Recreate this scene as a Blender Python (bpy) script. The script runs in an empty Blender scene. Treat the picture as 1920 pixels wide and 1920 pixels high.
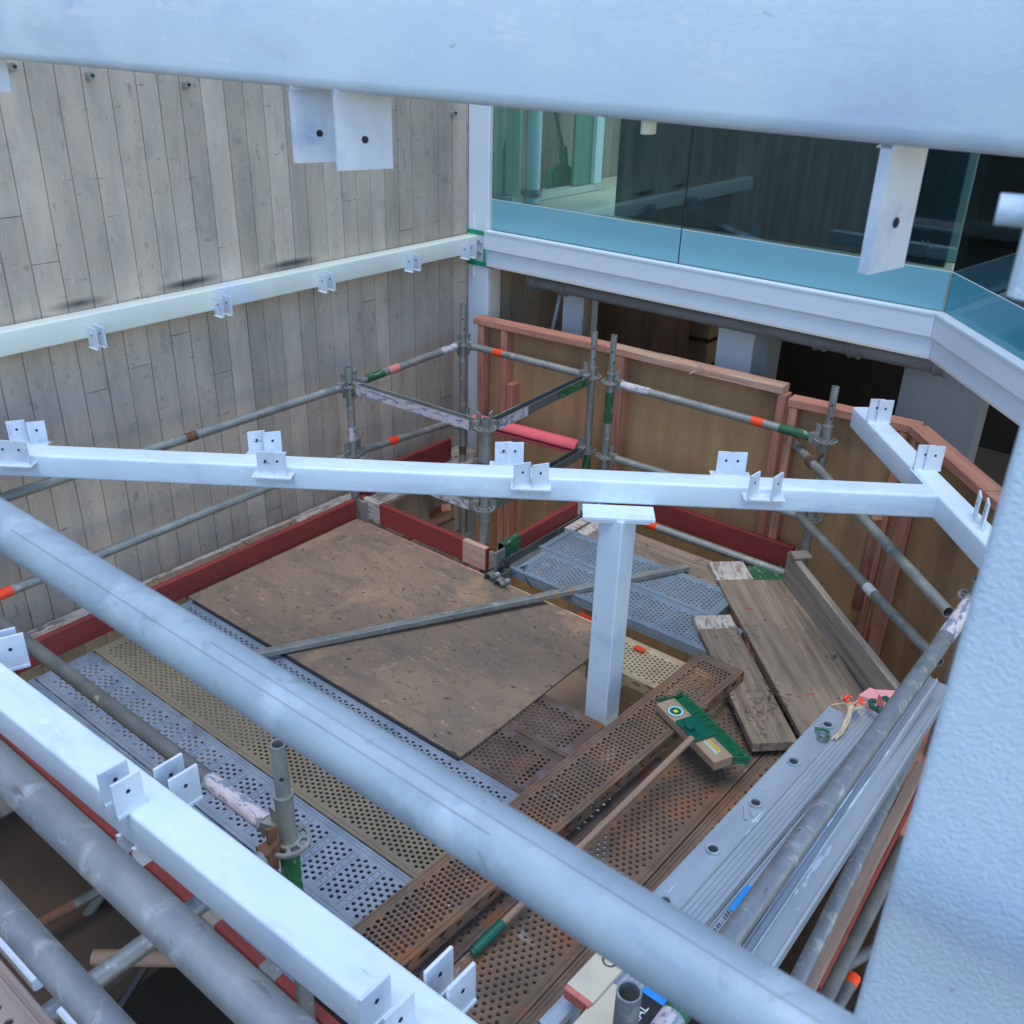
import bpy, math, random
import numpy as np
from mathutils import Vector, Matrix, noise as mnoise
random.seed(7)
S = bpy.context.scene
COL = S.collection
# ------------------------------------------------------------------ camera
H = 2.8                      # eye height above the timber/steel deck (deck surface z = 0)
YAW, PITCH, ROLL, FPX = 6.67783015e-01, 4.68784097e-01, -2.77731543e-02, 1801.5
ca, sa, cp, sp = math.cos(YAW), math.sin(YAW), math.cos(PITCH), math.sin(PITCH)
_f = np.array([ca*cp, sa*cp, -sp]); _r = np.array([sa, -ca, 0.]); _d = np.cross(_f, _r)
cr, sr = math.cos(ROLL), math.sin(ROLL)
RM = np.array([cr*_r+sr*_d, -sr*_r+cr*_d, _f])
cam = bpy.data.cameras.new('camera'); camo = bpy.data.objects.new('camera', cam); COL.objects.link(camo)
m = Matrix.Identity(4)
for i in range(3):
    m[i][0] = RM[0][i]; m[i][1] = -RM[1][i]; m[i][2] = -RM[2][i]
m[2][3] = H
camo.matrix_world = m
cam.sensor_width = 36; cam.lens = 36*FPX/1920; cam.clip_start = .02; cam.clip_end = 500
cam.dof.use_dof = True; cam.dof.focus_distance = 4.0; cam.dof.aperture_fstop = 13.0
S.camera = camo
S.render.resolution_x = 1024; S.render.resolution_y = 1024
# ------------------------------------------------------------------ light
SUN_EL, SUN_AZ = math.radians(76), math.radians(205)   # azimuth measured from +x to +y, direction towards the sun
w = bpy.data.worlds.new("World"); S.world = w; w.use_nodes = True
nt = w.node_tree; bgn = nt.nodes['Background']
sky = nt.nodes.new('ShaderNodeTexSky'); sky.sky_type = 'NISHITA'; sky.sun_disc = False
sky.sun_elevation = SUN_EL; sky.sun_rotation = math.pi/2-SUN_AZ
sky.air_density = 1.0; sky.dust_density = 0.0; sky.ozone_density = 3.5
nt.links.new(sky.outputs[0], bgn.inputs[0]); bgn.inputs[1].default_value = .15
sl = bpy.data.lights.new('sun', 'SUN'); sl.energy = 0.75; sl.angle = math.radians(32); sl.color = (1, .97, .92)
so = bpy.data.objects.new('sun', sl); COL.objects.link(so)
sd = Vector((math.cos(SUN_AZ)*math.cos(SUN_EL), math.sin(SUN_AZ)*math.cos(SUN_EL), math.sin(SUN_EL)))
so.rotation_euler = (-sd).to_track_quat('-Z', 'Y').to_euler()
so.location = (0, 0, 12)
S.view_settings.view_transform = 'Standard'; S.view_settings.look = 'None'
S.view_settings.exposure = 1.38; S.view_settings.gamma = 1
S.render.engine = 'CYCLES'
# ------------------------------------------------------------------ survey helpers: sight line through a photo pixel met with a real plane
CAM = np.array([0, 0, H])
def ray(u, v): return RM.T @ np.array([(u-960)/FPX, (v-960)/FPX, 1.])
def PZ(u, v, z): d = ray(u, v); return Vector(CAM+d*(z-H)/d[2])
def PX(u, v, x): d = ray(u, v); return Vector(CAM+d*x/d[0])
def PY(u, v, y): d = ray(u, v); return Vector(CAM+d*y/d[1])
def PV(u, v, x, y):
    d = ray(u, v); t = (x*d[0]+y*d[1])/(d[0]**2+d[1]**2); return float((CAM+d*t)[2])
def proj(p):
    c = RM @ (np.array(p)-CAM); return 960+FPX*c[0]/c[2], 960+FPX*c[1]/c[2]
def tpar(p0, p1, uv):
    best = 0; bd = 1e9
    for i in range(401):
        t = i/400; q = p0.lerp(p1, t); c = RM @ (np.array(q)-CAM)
        if c[2] < .05: continue
        dd = (960+FPX*c[0]/c[2]-uv[0])**2+(960+FPX*c[1]/c[2]-uv[1])**2
        if dd < bd: bd = dd; best = t
    return best
# ------------------------------------------------------------------ materials
COOL = ('white', 'peel', 'cleat', 'cream_steel', 'bright_galv', 'frost', 'sticker', 'powder', 'dark_tinted', 'ladder_alum', 'grey_perf')
def M(name, c1, c2=None, vec=(1, 1, 1), ns=4, rough=.6, metal=0., bump=.0, bs=60, bvec=None, stains=(), r2=None, coat=0, detail=6, bdist=.004, spec=.5, lo=.35, hi=.65):
    mt = bpy.data.materials.new(name); mt.use_nodes = True
    n = mt.node_tree.nodes; l = mt.node_tree.links; b = n['Principled BSDF']
    tc = n.new('ShaderNodeTexCoord'); oi = n.new('ShaderNodeObjectInfo')
    add = n.new('ShaderNodeVectorMath'); add.operation = 'MULTIPLY_ADD'
    cmb = n.new('ShaderNodeCombineXYZ')
    for i in range(3): l.new(oi.outputs['Random'], cmb.inputs[i])
    add.inputs[1].default_value = (1, 1, 1)
    sc = n.new('ShaderNodeVectorMath'); sc.operation = 'SCALE'; sc.inputs['Scale'].default_value = 37
    l.new(cmb.outputs[0], sc.inputs[0]); l.new(tc.outputs['Object'], add.inputs[0]); l.new(sc.outputs[0], add.inputs[2])
    def mp(v):
        x = n.new('ShaderNodeMapping'); x.inputs['Scale'].default_value = v; l.new(add.outputs[0], x.inputs[0]); return x.outputs[0]
    def noi(v, s, d=detail, dist=0.):
        x = n.new('ShaderNodeTexNoise'); x.inputs['Scale'].default_value = s; x.inputs['Detail'].default_value = d
        x.inputs['Roughness'].default_value = .62; x.inputs['Distortion'].default_value = dist
        l.new(mp(v), x.inputs['Vector']); return x.outputs['Fac']
    def rng(o, a, bb):
        x = n.new('ShaderNodeMapRange'); x.inputs[1].default_value = a; x.inputs[2].default_value = bb; l.new(o, x.inputs[0]); return x.outputs[0]
    def mix(f, a, bb):
        x = n.new('ShaderNodeMix'); x.data_type = 'RGBA'
        l.new(f, x.inputs[0])
        for k, c in ((6, a), (7, bb)):
            if isinstance(c, tuple): x.inputs[k].default_value = c+(1,)
            else: l.new(c, x.inputs[k])
        return x.outputs[2]
    if c2 is None: c2 = tuple(x*.85 for x in c1)
    if not any(k in name for k in COOL):      # unpainted stock is warmer than the blue-white steel paint
        wm = lambda c: (min(c[0]*1.25, .95), min(c[1]*1.08, .9), c[2]*.92)
        c1, c2 = wm(c1), wm(c2); stains = [(wm(s[0]),)+tuple(s[1:]) for s in stains]
    col = mix(rng(noi(vec, ns), lo, hi), c1, c2)
    for (cc, s, a, bb, v) in stains:
        col = mix(rng(noi(v, s, 5, .3), a, bb), col, cc)
    l.new(col, b.inputs['Base Color'])
    b.inputs['Roughness'].default_value = rough; b.inputs['Metallic'].default_value = metal
    b.inputs['Specular IOR Level'].default_value = spec
    b.inputs['Coat Weight'].default_value = coat
    if r2 is not None:
        x = n.new('ShaderNodeMapRange'); x.inputs[1].default_value = .3; x.inputs[2].default_value = .7
        x.inputs[3].default_value = rough; x.inputs[4].default_value = r2; l.new(noi(vec, ns*1.7), x.inputs[0]); l.new(x.outputs[0], b.inputs['Roughness'])
    if bump:
        x = n.new('ShaderNodeBump'); x.inputs['Strength'].default_value = bump; x.inputs['Distance'].default_value = bdist
        l.new(noi(bvec or (1, 1, 1), bs, 4), x.inputs['Height']); l.new(x.outputs[0], b.inputs['Normal'])
    return mt
V1 = (1, 1, 1); GR = (.6, 9, 9)
m_white = M('white_steel_paint', (.73, .83, .86), (.65, .76, .82), ns=4, rough=.40, bump=.16, bs=120, stains=[((.48, .54, .64), 1.3, .56, .85, (1, 3, 3)), ((.34, .37, .42), 26, .70, .74, (.5, 2, 2)), ((.52, .58, .76), 3.5, .54, .80, (1, 2, 1)), ((.84, .86, .88), 9, .60, .72, (1, 3, 3))])
m_whitec = M('cream_steel_paint', (.80, .82, .68), (.73, .76, .66), ns=3, rough=.4, bump=.1, bs=60, stains=[((.66, .70, .80), 1.3, .60, .72, V1)])
m_peel = M('orange_peel_paint', (.61, .71, .76), (.54, .64, .72), ns=8, rough=.38, bump=1.0, bs=300, bdist=.0016, detail=3, stains=[((.56, .60, .72), 10, .58, .8, V1), ((.45, .47, .52), 60, .70, .73, V1)])
m_cleat = M('primed_cleat_paint', (.72, .76, .80), (.60, .66, .72), ns=14, rough=.4, stains=[((.45, .48, .66), 9, .56, .75, V1)])
m_hole = M('bolt_hole_dark', (.03, .03, .035), rough=.9)
m_galv = M('galvanised_tube', (.30, .345, .355), (.19, .225, .24), vec=(1, 2.5, 2.5), ns=7, rough=.42, r2=.62, metal=.45, bump=.25, bs=45, bdist=.002, stains=[((.42, .46, .47), 16, .60, .72, (1, 1, 1)), ((.10, .09, .075), 9, .64, .76, V1)])
m_galvb = M('bright_galvanised_tube', (.36, .42, .45), (.27, .33, .37), vec=(1, 1.6, 1.6), ns=11, rough=.46, r2=.62, metal=.2, bump=.3, bs=60, bdist=.002, stains=[((.42, .48, .52), 13, .52, .66, V1), ((.20, .23, .29), 8, .60, .74, (.25, 3, 3)), ((.24, .29, .31), 34, .62, .70, V1)])
m_galvc = M('scratched_galvanised_tube', (.235, .285, .32), (.17, .215, .265), vec=(1, 2, 2), ns=12, rough=.4, r2=.6, metal=.5, bump=.35, bs=30, bdist=.003, stains=[((.33, .39, .43), 24, .56, .66, (1, .5, 1)), ((.14, .15, .15), 26, .64, .70, (.5, 1.5, 1.5)), ((.05, .15, .07), 3, .64, .72, V1)])
m_galvd = M('dark_grey_tube', (.15, .18, .19), (.09, .11, .12), vec=(1, 2, 2), ns=8, rough=.5, metal=.3, bump=.2, bs=40, stains=[((.35, .36, .35), 14, .66, .72, V1)])
m_rusttube = M('rusted_tube', (.15, .075, .045), (.07, .045, .035), ns=20, rough=.85, bump=.4, bs=80)
m_rust = M('rusty_perforated_steel', (.175, .130, .10), (.10, .083, .07), ns=6, rough=.75, metal=.15, bump=.4, bs=90, stains=[((.23, .11, .05), 4.5, .50, .72, (1, 1, 1)), ((.26, .25, .25), 9, .66, .74, V1), ((.50, .47, .42), 38, .76, .79, V1)])
m_rustp = M('purplish_rusty_steel', (.13, .10, .09), (.08, .062, .055), ns=8, rough=.7, metal=.2, bump=.3, bs=90, stains=[((.17, .15, .20), 6, .54, .68, V1), ((.20, .09, .04), 5, .56, .7, V1)])
m_greyp = M('grey_perforated_steel', (.31, .36, .41), (.21, .26, .31), ns=5, rough=.55, metal=.3, bump=.25, bs=70, stains=[((.16, .10, .09), 7, .60, .75, V1), ((.42, .46, .5), 12, .66, .76, V1), ((.75, .73, .7), 9, .80, .82, V1)])
m_greyb = M('blue_grey_perforated_steel', (.27, .34, .38), (.20, .26, .30), ns=6, rough=.5, metal=.3, bump=.2, bs=70, stains=[((.40, .44, .46), 12, .58, .72, V1), ((.8, .8, .76), 7, .80, .82, V1)])
m_yell = M('mossy_perforated_steel', (.21, .20, .15), (.155, .145, .12), ns=5, rough=.7, metal=.12, bump=.3, bs=80, stains=[((.24, .22, .07), 3.5, .54, .68, (.5, 1, 1)), ((.62, .58, .5), 30, .76, .79, V1)])
m_cream = M('cream_perforated_steel', (.52, .47, .33), (.38, .33, .22), ns=9, rough=.7, bump=.2, bs=80)
m_bside = M('dark_blue_side', (.07, .11, .15), (.05, .08, .11), ns=9, rough=.5, metal=.2)
m_ply = M('weathered_ply_sheet', (.235, .18, .132), (.155, .135, .112), vec=(1, .35, 1), ns=3.2, rough=.8, bump=.25, bs=70, lo=.3, hi=.7, stains=[((.125, .11, .10), 9, .50, .70, (1, .35, 1)), ((.38, .26, .16), 2.2, .54, .74, V1), ((.15, .135, .12), 1.6, .60, .78, (.7, 1.5, 1)), ((.10, .085, .07), 70, .60, .66, (1, .5, 1)), ((.33, .25, .17), 30, .60, .72, (1, .4, 1)), ((.04, .036, .034), 34, .635, .67, (1, .6, 1)), ((.40, .36, .31), 4, .68, .8, V1)])
m_fply = M('fence_plywood', (.40, .275, .145), (.29, .19, .10), vec=(3, 3, .5), ns=2.0, rough=.75, bump=.1, bs=60, bvec=(6, 6, .5), stains=[((.15, .10, .06), 1.5, .52, .8, (2, 2, .6)), ((.42, .30, .17), 3, .6, .75, (3, 3, .4))])
m_stud = M('pink_treated_stud', (.47, .245, .175), (.32, .15, .11), vec=(.6, 9, 9), ns=4, rough=.75, bump=.15, bs=30, bvec=(.6, 9, 9), stains=[((.20, .09, .06), 9, .67, .72, (.5, 3, 3))])
m_studg = M('weathered_stud', (.48, .40, .34), (.40, .22, .15), vec=(.6, 9, 9), ns=4, rough=.8, bump=.2, bs=30, bvec=(.6, 9, 9))
m_wood = M('weathered_scaffold_board', (.25, .215, .17), (.12, .104, .085), vec=(.5, 7, 7), ns=3.6, rough=.85, bump=.4, bs=26, bvec=(.4, 8, 8), stains=[((.05, .042, .035), 13, .60, .68, V1), ((.40, .32, .24), 5, .6, .75, (.5, 4, 4))])
m_woodr = M('red_spattered_board', (.255, .22, .18), (.14, .122, .10), vec=(.5, 7, 7), ns=3.6, rough=.85, bump=.4, bs=26, bvec=(.4, 8, 8), stains=[((.05, .045, .04), 18, .65, .70, V1), ((.24, .06, .05), 17, .62, .68, (1, .5, 1)), ((.6, .58, .55), 40, .79, .8, V1)])
m_woodg = M('grey_knotty_board', (.33, .32, .29), (.15, .14, .125), vec=(.5, 8, 8), ns=3.2, rough=.85, bump=.5, bs=24, bvec=(.35, 8, 8), stains=[((.05, .045, .04), 5, .68, .72, (.5, 2, 2))])
m_wpaint = M('flaking_white_paint', (.60, .54, .47), (.46, .40, .34), vec=V1, ns=14, rough=.8, bump=.3, bs=60, stains=[((.24, .19, .14), 22, .50, .60, (.5, 2.5, 2.5)), ((.16, .12, .09), 7, .60, .70, V1), ((.3, .06, .05), 26, .70, .72, V1)])
m_wband = M('peeling_white_band', (.70, .60, .60), (.52, .47, .47), ns=20, rough=.7, bump=.5, bs=60, stains=[((.22, .25, .30), 24, .50, .56, (.7, 2, 2))])
m_green = M('green_paint', (.012, .13, .05), (.02, .08, .045), ns=14, rough=.6, bump=.3, bs=80, stains=[((.22, .27, .22), 22, .58, .64, (.7, 2, 2))])
m_red = M('red_toe_board_paint', (.245, .036, .032), (.175, .032, .028), vec=(1, 4, 4), ns=3, rough=.6, bump=.25, bs=25, bvec=(.5, 6, 6), stains=[((.11, .04, .03), 5, .6, .75, (1, 3, 3)), ((.55, .35, .33), 30, .76, .78, V1)])
m_orange = M('fluorescent_orange_tape', (.95, .07, .012), (.8, .06, .02), ns=20, rough=.5, stains=[((.15, .04, .03), 22, .68, .72, V1)])
m_pinkt = M('faded_pink_tape', (.75, .24, .22), (.6, .2, .2), ns=30, rough=.6)
m_foam = M('pink_foam', (.78, .15, .19), (.68, .13, .17), ns=4, rough=.7)
m_alu = M('ladder_aluminium', (.50, .55, .58), (.40, .45, .48), vec=(.4, 2, 2), ns=4, rough=.42, metal=.5, bump=.06, bs=40, bvec=(.3, 6, 6), stains=[((.74, .80, .88), 9, .655, .675, (.30, 1.6, 1.6)), ((.13, .13, .13), 24, .70, .74, (.6, 1, 1))])
m_alub = M('speckled_ladder_pad', (.55, .56, .47), (.46, .48, .41), ns=8, rough=.6, stains=[((.45, .18, .10), 30, .70, .72, V1), ((.2, .25, .18), 34, .70, .72, V1)])
m_edge = M('dark_groove', (.02, .022, .028), rough=.8)
m_rubber = M('pink_rubber', (.58, .22, .20), (.42, .14, .13), ns=30, rough=.7, bump=.3, bs=120)
m_conc = None
m_ground = M('brown_ground_slab', (.085, .068, .052), (.05, .042, .034), ns=.8, rough=.9, bump=.2, bs=12, stains=[((.03, .025, .02), 2, .58, .75, V1)])
m_yard = M('brown_yard_slab', (.065, .048, .037), (.04, .031, .025), ns=1.0, rough=.9)
m_beige = M('beige_slab', (.42, .37, .31), (.34, .30, .25), ns=1.2, rough=.9)
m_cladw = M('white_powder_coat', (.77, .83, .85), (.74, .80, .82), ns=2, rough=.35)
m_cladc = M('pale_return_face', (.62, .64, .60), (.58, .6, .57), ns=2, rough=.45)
m_tape = M('green_masking_tape', (.0, .32, .17), (.0, .25, .13), ns=12, rough=.5)
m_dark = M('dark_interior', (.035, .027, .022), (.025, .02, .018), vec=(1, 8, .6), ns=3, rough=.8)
m_brown = M('brown_interior_panel', (.22, .13, .08), (.14, .085, .055), vec=(1, 6, .6), ns=3, rough=.7)
m_icol = M('interior_white_column', (.78, .79, .80), (.74, .75, .76), ns=2, rough=.6)
m_slate = M('slate_interior_wall', (.24, .27, .31), (.20, .23, .27), ns=2, rough=.6)
m_pvc = M('grey_drain_pipe', (.20, .24, .28), (.14, .17, .20), vec=(1, 3, 3), ns=5, rough=.4, stains=[((.55, .55, .5), 8, .74, .76, (.6, 1, 1))])
m_black = M('black_plastic', (.012, .012, .014), rough=.5)
m_teal = M('green_coated_cable', (.10, .27, .22), (.08, .22, .19), ns=6, rough=.5)
m_cablet = M('balcony_floor', (.62, .60, .53), (.52, .51, .46), ns=3, rough=.7)
m_brist = M('green_bristles', (.004, .10, .045), (.006, .15, .065), ns=40, rough=.5, bump=.4, bs=120)
m_gplas = M('green_plastic', (.0, .10, .07), (.0, .085, .06), ns=8, rough=.35)
m_block = M('broom_wood_block', (.30, .235, .18), (.24, .19, .15), vec=(.6, 6, 6), ns=5, rough=.7)
m_stick = M('broom_stick_wood', (.27, .20, .16), (.20, .15, .12), vec=(.5, 6, 6), ns=6, rough=.7)
m_yel = M('yellow_sticker', (.85, .65, .02), (.8, .6, .02), ns=5, rough=.4)
m_lteal = M('pale_teal_sticker', (.35, .68, .62), (.3, .62, .58), ns=5, rough=.4)
m_wst = M('white_sticker', (.8, .8, .8), rough=.4)
m_bst = M('blue_sticker', (.02, .30, .80), rough=.4)
m_rope = M('frayed_rope', (.55, .50, .38), (.4, .36, .27), ns=60, rough=.9)
m_junk = M('crumpled_plastic', (.35, .37, .38), (.2, .2, .2), ns=30, rough=.5)
m_pst = M('pink_steel', (.72, .36, .40), (.6, .3, .34), ns=9, rough=.5)
m_plank2 = M('beige_platform_plank', (.33, .27, .24), (.24, .22, .23), vec=(1, .3, 1), ns=5, rough=.6, metal=.2, stains=[((.28, .14, .08), 5, .62, .78, V1)])
def glassmat(name, tint, refl=.06, transp=.86):
    mt = bpy.data.materials.new(name); mt.use_nodes = True; n = mt.node_tree.nodes; l = mt.node_tree.links
    n.clear(); out = n.new('ShaderNodeOutputMaterial'); tr = n.new('ShaderNodeBsdfTransparent'); gl = n.new('ShaderNodeBsdfGlossy')
    tr.inputs[0].default_value = tint+(1,); gl.inputs['Roughness'].default_value = .02; gl.inputs[0].default_value = (.75, .9, .95, 1)
    fr = n.new('ShaderNodeFresnel'); fr.inputs[0].default_value = 1.5
    ad = n.new('ShaderNodeMath'); ad.operation = 'MULTIPLY_ADD'; ad.inputs[1].default_value = 1.5; ad.inputs[2].default_value = refl
    mx = n.new('ShaderNodeMixShader'); l.new(fr.outputs[0], ad.inputs[0]); l.new(ad.outputs[0], mx.inputs[0])
    l.new(tr.outputs[0], mx.inputs[1]); l.new(gl.outputs[0], mx.inputs[2]); l.new(mx.outputs[0], out.inputs[0]); return mt
m_glass = glassmat('green_tinted_glass', (.72, .90, .86), refl=.01)
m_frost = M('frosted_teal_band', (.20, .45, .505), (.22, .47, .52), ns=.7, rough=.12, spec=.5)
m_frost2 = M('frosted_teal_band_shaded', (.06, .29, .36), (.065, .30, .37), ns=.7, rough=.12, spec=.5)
m_screen = M('dark_tinted_screen', (.012, .022, .032), (.016, .028, .038), vec=(1, 8, .5), ns=3, rough=.25)
m_greenw = M('grey_green_wall_white', (.22, .29, .27), (.19, .26, .25), ns=1.2, rough=.6)
# board marked concrete: one tone per cast board comes from a mesh attribute
def concrete():
    mt = M('board_marked_concrete', (.50, .455, .405), (.37, .35, .325), vec=(2.2, 2, .5), ns=3.4, rough=.9, bump=.5, bs=22, bvec=(3, 3, .35), bdist=.006,
           stains=[((.30, .29, .28), 4, .57, .78, (2.0, 1, 1.0)), ((.22, .21, .20), 8, .67, .75, (1.3, 1, .8)), ((.50, .49, .46), 2, .56, .78, V1), ((.28, .265, .25), 34, .61, .72, (1, 1, .4)), ((.52, .51, .49), 60, .62, .70, (1.5, 1, .3)), ((.36, .31, .25), 1.3, .62, .78, (1.5, 1, .4)), ((.20, .195, .19), 30, .66, .70, (.35, 1, 2.2))])
    n = mt.node_tree.nodes; l = mt.node_tree.links; b = n['Principled BSDF']
    src = b.inputs['Base Color'].links[0].from_socket
    at = n.new('ShaderNodeAttribute'); at.attribute_name = 'tone'
    mx = n.new('ShaderNodeMix'); mx.data_type = 'RGBA'; mx.blend_type = 'MULTIPLY'; mx.inputs[0].default_value = 1
    l.new(src, mx.inputs[6]); l.new(at.outputs['Color'], mx.inputs[7]); col = mx.outputs[2]
    # soft dark elliptical smudges painted into the concrete colour above the wall rail
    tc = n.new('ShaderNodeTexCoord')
    for (x, z) in SMUDGES:
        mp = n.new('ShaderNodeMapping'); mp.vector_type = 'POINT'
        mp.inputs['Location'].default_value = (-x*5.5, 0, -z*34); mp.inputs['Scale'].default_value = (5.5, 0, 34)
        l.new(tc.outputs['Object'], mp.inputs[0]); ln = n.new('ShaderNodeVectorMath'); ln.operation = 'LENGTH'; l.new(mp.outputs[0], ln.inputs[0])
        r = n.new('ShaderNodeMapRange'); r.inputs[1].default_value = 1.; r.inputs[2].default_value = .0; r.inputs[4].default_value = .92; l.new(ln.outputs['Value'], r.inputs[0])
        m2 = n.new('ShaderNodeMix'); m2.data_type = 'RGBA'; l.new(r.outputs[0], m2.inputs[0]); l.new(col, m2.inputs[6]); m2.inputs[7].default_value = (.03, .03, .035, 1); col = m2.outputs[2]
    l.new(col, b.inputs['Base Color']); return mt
# ------------------------------------------------------------------ mesh helpers
class MB:
    def __init__(s): s.v = []; s.f = []; s.sm = []
    def add(s, vs, fs, smooth=False):
        o = len(s.v); s.v += [tuple(x) for x in vs]; s.f += [tuple(i+o for i in q) for q in fs]; s.sm += [smooth]*len(fs); return s
    def box(s, a, b):
        x0, y0, z0 = a; x1, y1, z1 = b
        return s.add([(x0, y0, z0), (x1, y0, z0), (x1, y1, z0), (x0, y1, z0), (x0, y0, z1), (x1, y0, z1), (x1, y1, z1), (x0, y1, z1)],
                     [(0, 3, 2, 1), (4, 5, 6, 7), (0, 1, 5, 4), (1, 2, 6, 5), (2, 3, 7, 6), (3, 0, 4, 7)])
    def bar(s, L, prof, x0=0, caps=True, smooth=False, segs=1, wob=0):
        n = len(prof); vs = []
        for k in range(segs+1):
            x = x0+L*k/segs
            for (y, z) in prof: vs.append((x, y+random.uniform(-wob, wob), z+random.uniform(-wob, wob)))
        fs = []
        for k in range(segs):
            for i in range(n): fs.append((k*n+i, k*n+(i+1) % n, (k+1)*n+(i+1) % n, (k+1)*n+i))
        s.add(vs, fs, smooth)
        if caps: s.add(vs[:n], [tuple(range(n))][::-1] and [tuple(reversed(range(n)))]); s.add(vs[-n:], [tuple(range(n))])
        return s
    def tube(s, L, r, ri=None, x0=0, n=24, segs=1):
        c = [(r*math.cos(2*math.pi*i/n), r*math.sin(2*math.pi*i/n)) for i in range(n)]
        s.bar(L, c, x0, caps=ri is None, smooth=True, segs=segs)
        if ri is not None:
            d = [(y*ri/r, z*ri/r) for y, z in c]
            vs = [(x0, y, z) for y, z in c]+[(x0, y, z) for y, z in d]+[(x0+L, y, z) for y, z in c]+[(x0+L, y, z) for y, z in d]
            fs = []
            for i in range(n):
                j = (i+1) % n; fs += [(i, n+i, n+j, j), (2*n+i, 2*n+j, 3*n+j, 3*n+i)]
            s.add(vs, fs)
            s.add([(x0, y, z) for y, z in d]+[(x0+L, y, z) for y, z in d], [(i, n+i, n+(i+1) % n, (i+1) % n) for i in range(n)], True)
        return s
    def mesh(s, name, mat):
        me = bpy.data.meshes.new(name); me.from_pydata(s.v, [], s.f)
        me.polygons.foreach_set('use_smooth', s.sm); me.materials.append(mat); me.update(); return me
def rrect(w, h, r, k=4, cx=0, cz=0):
    p = []
    for (sx, sy, a0) in ((1, 1, 0), (-1, 1, 90), (-1, -1, 180), (1, -1, 270)):
        for i in range(k+1):
            a = math.radians(a0+90*i/k); p.append((cx+sx*(w/2-r)+r*math.cos(a), cz+sy*(h/2-r)+r*math.sin(a)))
    return p
def frame(p0, d, up=(0, 0, 1)):
    x = Vector(d).normalized(); u = Vector(up)
    if abs(x.dot(u)) > .99: u = Vector((1, 0, 0)) if abs(x.x) < .9 else Vector((0, 1, 0))
    y = u.cross(x).normalized(); z = x.cross(y)
    mm = Matrix.Identity(4)
    for i in range(3): mm[i][0] = x[i]; mm[i][1] = y[i]; mm[i][2] = z[i]; mm[i][3] = p0[i]
    return mm
def T(x, y, z): return Matrix.Translation((x, y, z))
def thing(name, label, cat, mw=None, group=None):
    o = bpy.data.objects.new(name, None); COL.objects.link(o); o.empty_display_size = .05
    o.matrix_world = mw if mw is not None else Matrix.Identity(4)
    tag(o, label, cat, group); return o
def tag(o, label, cat, group=None):
    o['label'] = label; o['category'] = cat
    if group: o['group'] = group
    return o
def part(name, me, par=None, ml=None, mw=None, mat=None):
    """link a mesh; ml = matrix relative to the parent (or the world when top-level)"""
    if isinstance(me, MB): me = me.mesh(name, mat)
    o = bpy.data.objects.new(name, me); COL.objects.link(o)
    if par is not None: o.parent = par
    if mw is not None and par is not None: ml = WM[par.name].inverted() @ mw if par.name in WM else par.matrix_world.inverted() @ mw
    elif mw is not None: ml = mw
    if ml is not None: o.matrix_local = ml
    WM[o.name] = (WM.get(par.name, par.matrix_world) if par is not None else Matrix.Identity(4)) @ (ml if ml is not None else Matrix.Identity(4))
    return o
WM = {}
_thing = thing
def thing(name, label, cat, mw=None, group=None):
    o = _thing(name, label, cat, mw, group); WM[o.name] = mw.copy() if mw is not None else Matrix.Identity(4); return o
def struct(name, mb, mat, mw=None):
    o = part(name, mb, None, mw, mat=mat); o['kind'] = 'structure'; return o
def solo(name, mb, mat, label, cat, mw=None, group=None):
    o = part(name, mb, None, mw, mat=mat); tag(o, label, cat, group); return o
def holeplate(w, h, t, r, cx, cy, n=16):
    """plate in the local x-z plane (0..w, 0..h), thickness t along y, one real round hole"""
    ang = [2*math.pi*i/n for i in range(n)]
    def edge(a):
        dx, dy = math.cos(a), math.sin(a); ts = []
        if dx > 1e-9: ts.append((w-cx)/dx)
        if dx < -1e-9: ts.append(-cx/dx)
        if dy > 1e-9: ts.append((h-cy)/dy)
        if dy < -1e-9: ts.append(-cy/dy)
        tt = min(ts); return (cx+dx*tt, cy+dy*tt)
    ang = sorted(ang+[math.atan2(y-cy, x-cx) % (2*math.pi) for x, y in ((0, 0), (w, 0), (w, h), (0, h))]); n = len(ang)
    O = [edge(a) for a in ang]; I = [(cx+r*math.cos(a), cy+r*math.sin(a)) for a in ang]
    vs = [(x, 0, z) for x, z in O]+[(x, 0, z) for x, z in I]+[(x, t, z) for x, z in O]+[(x, t, z) for x, z in I]; fs = []
    for i in range(n):
        j = (i+1) % n
        fs += [(i, j, n+j, n+i), (2*n+j, 2*n+i, 3*n+i, 3*n+j), (j, i, 2*n+i, 2*n+j), (n+i, n+j, 3*n+j, 3*n+i)]
    return MB().add(vs, fs)
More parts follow.
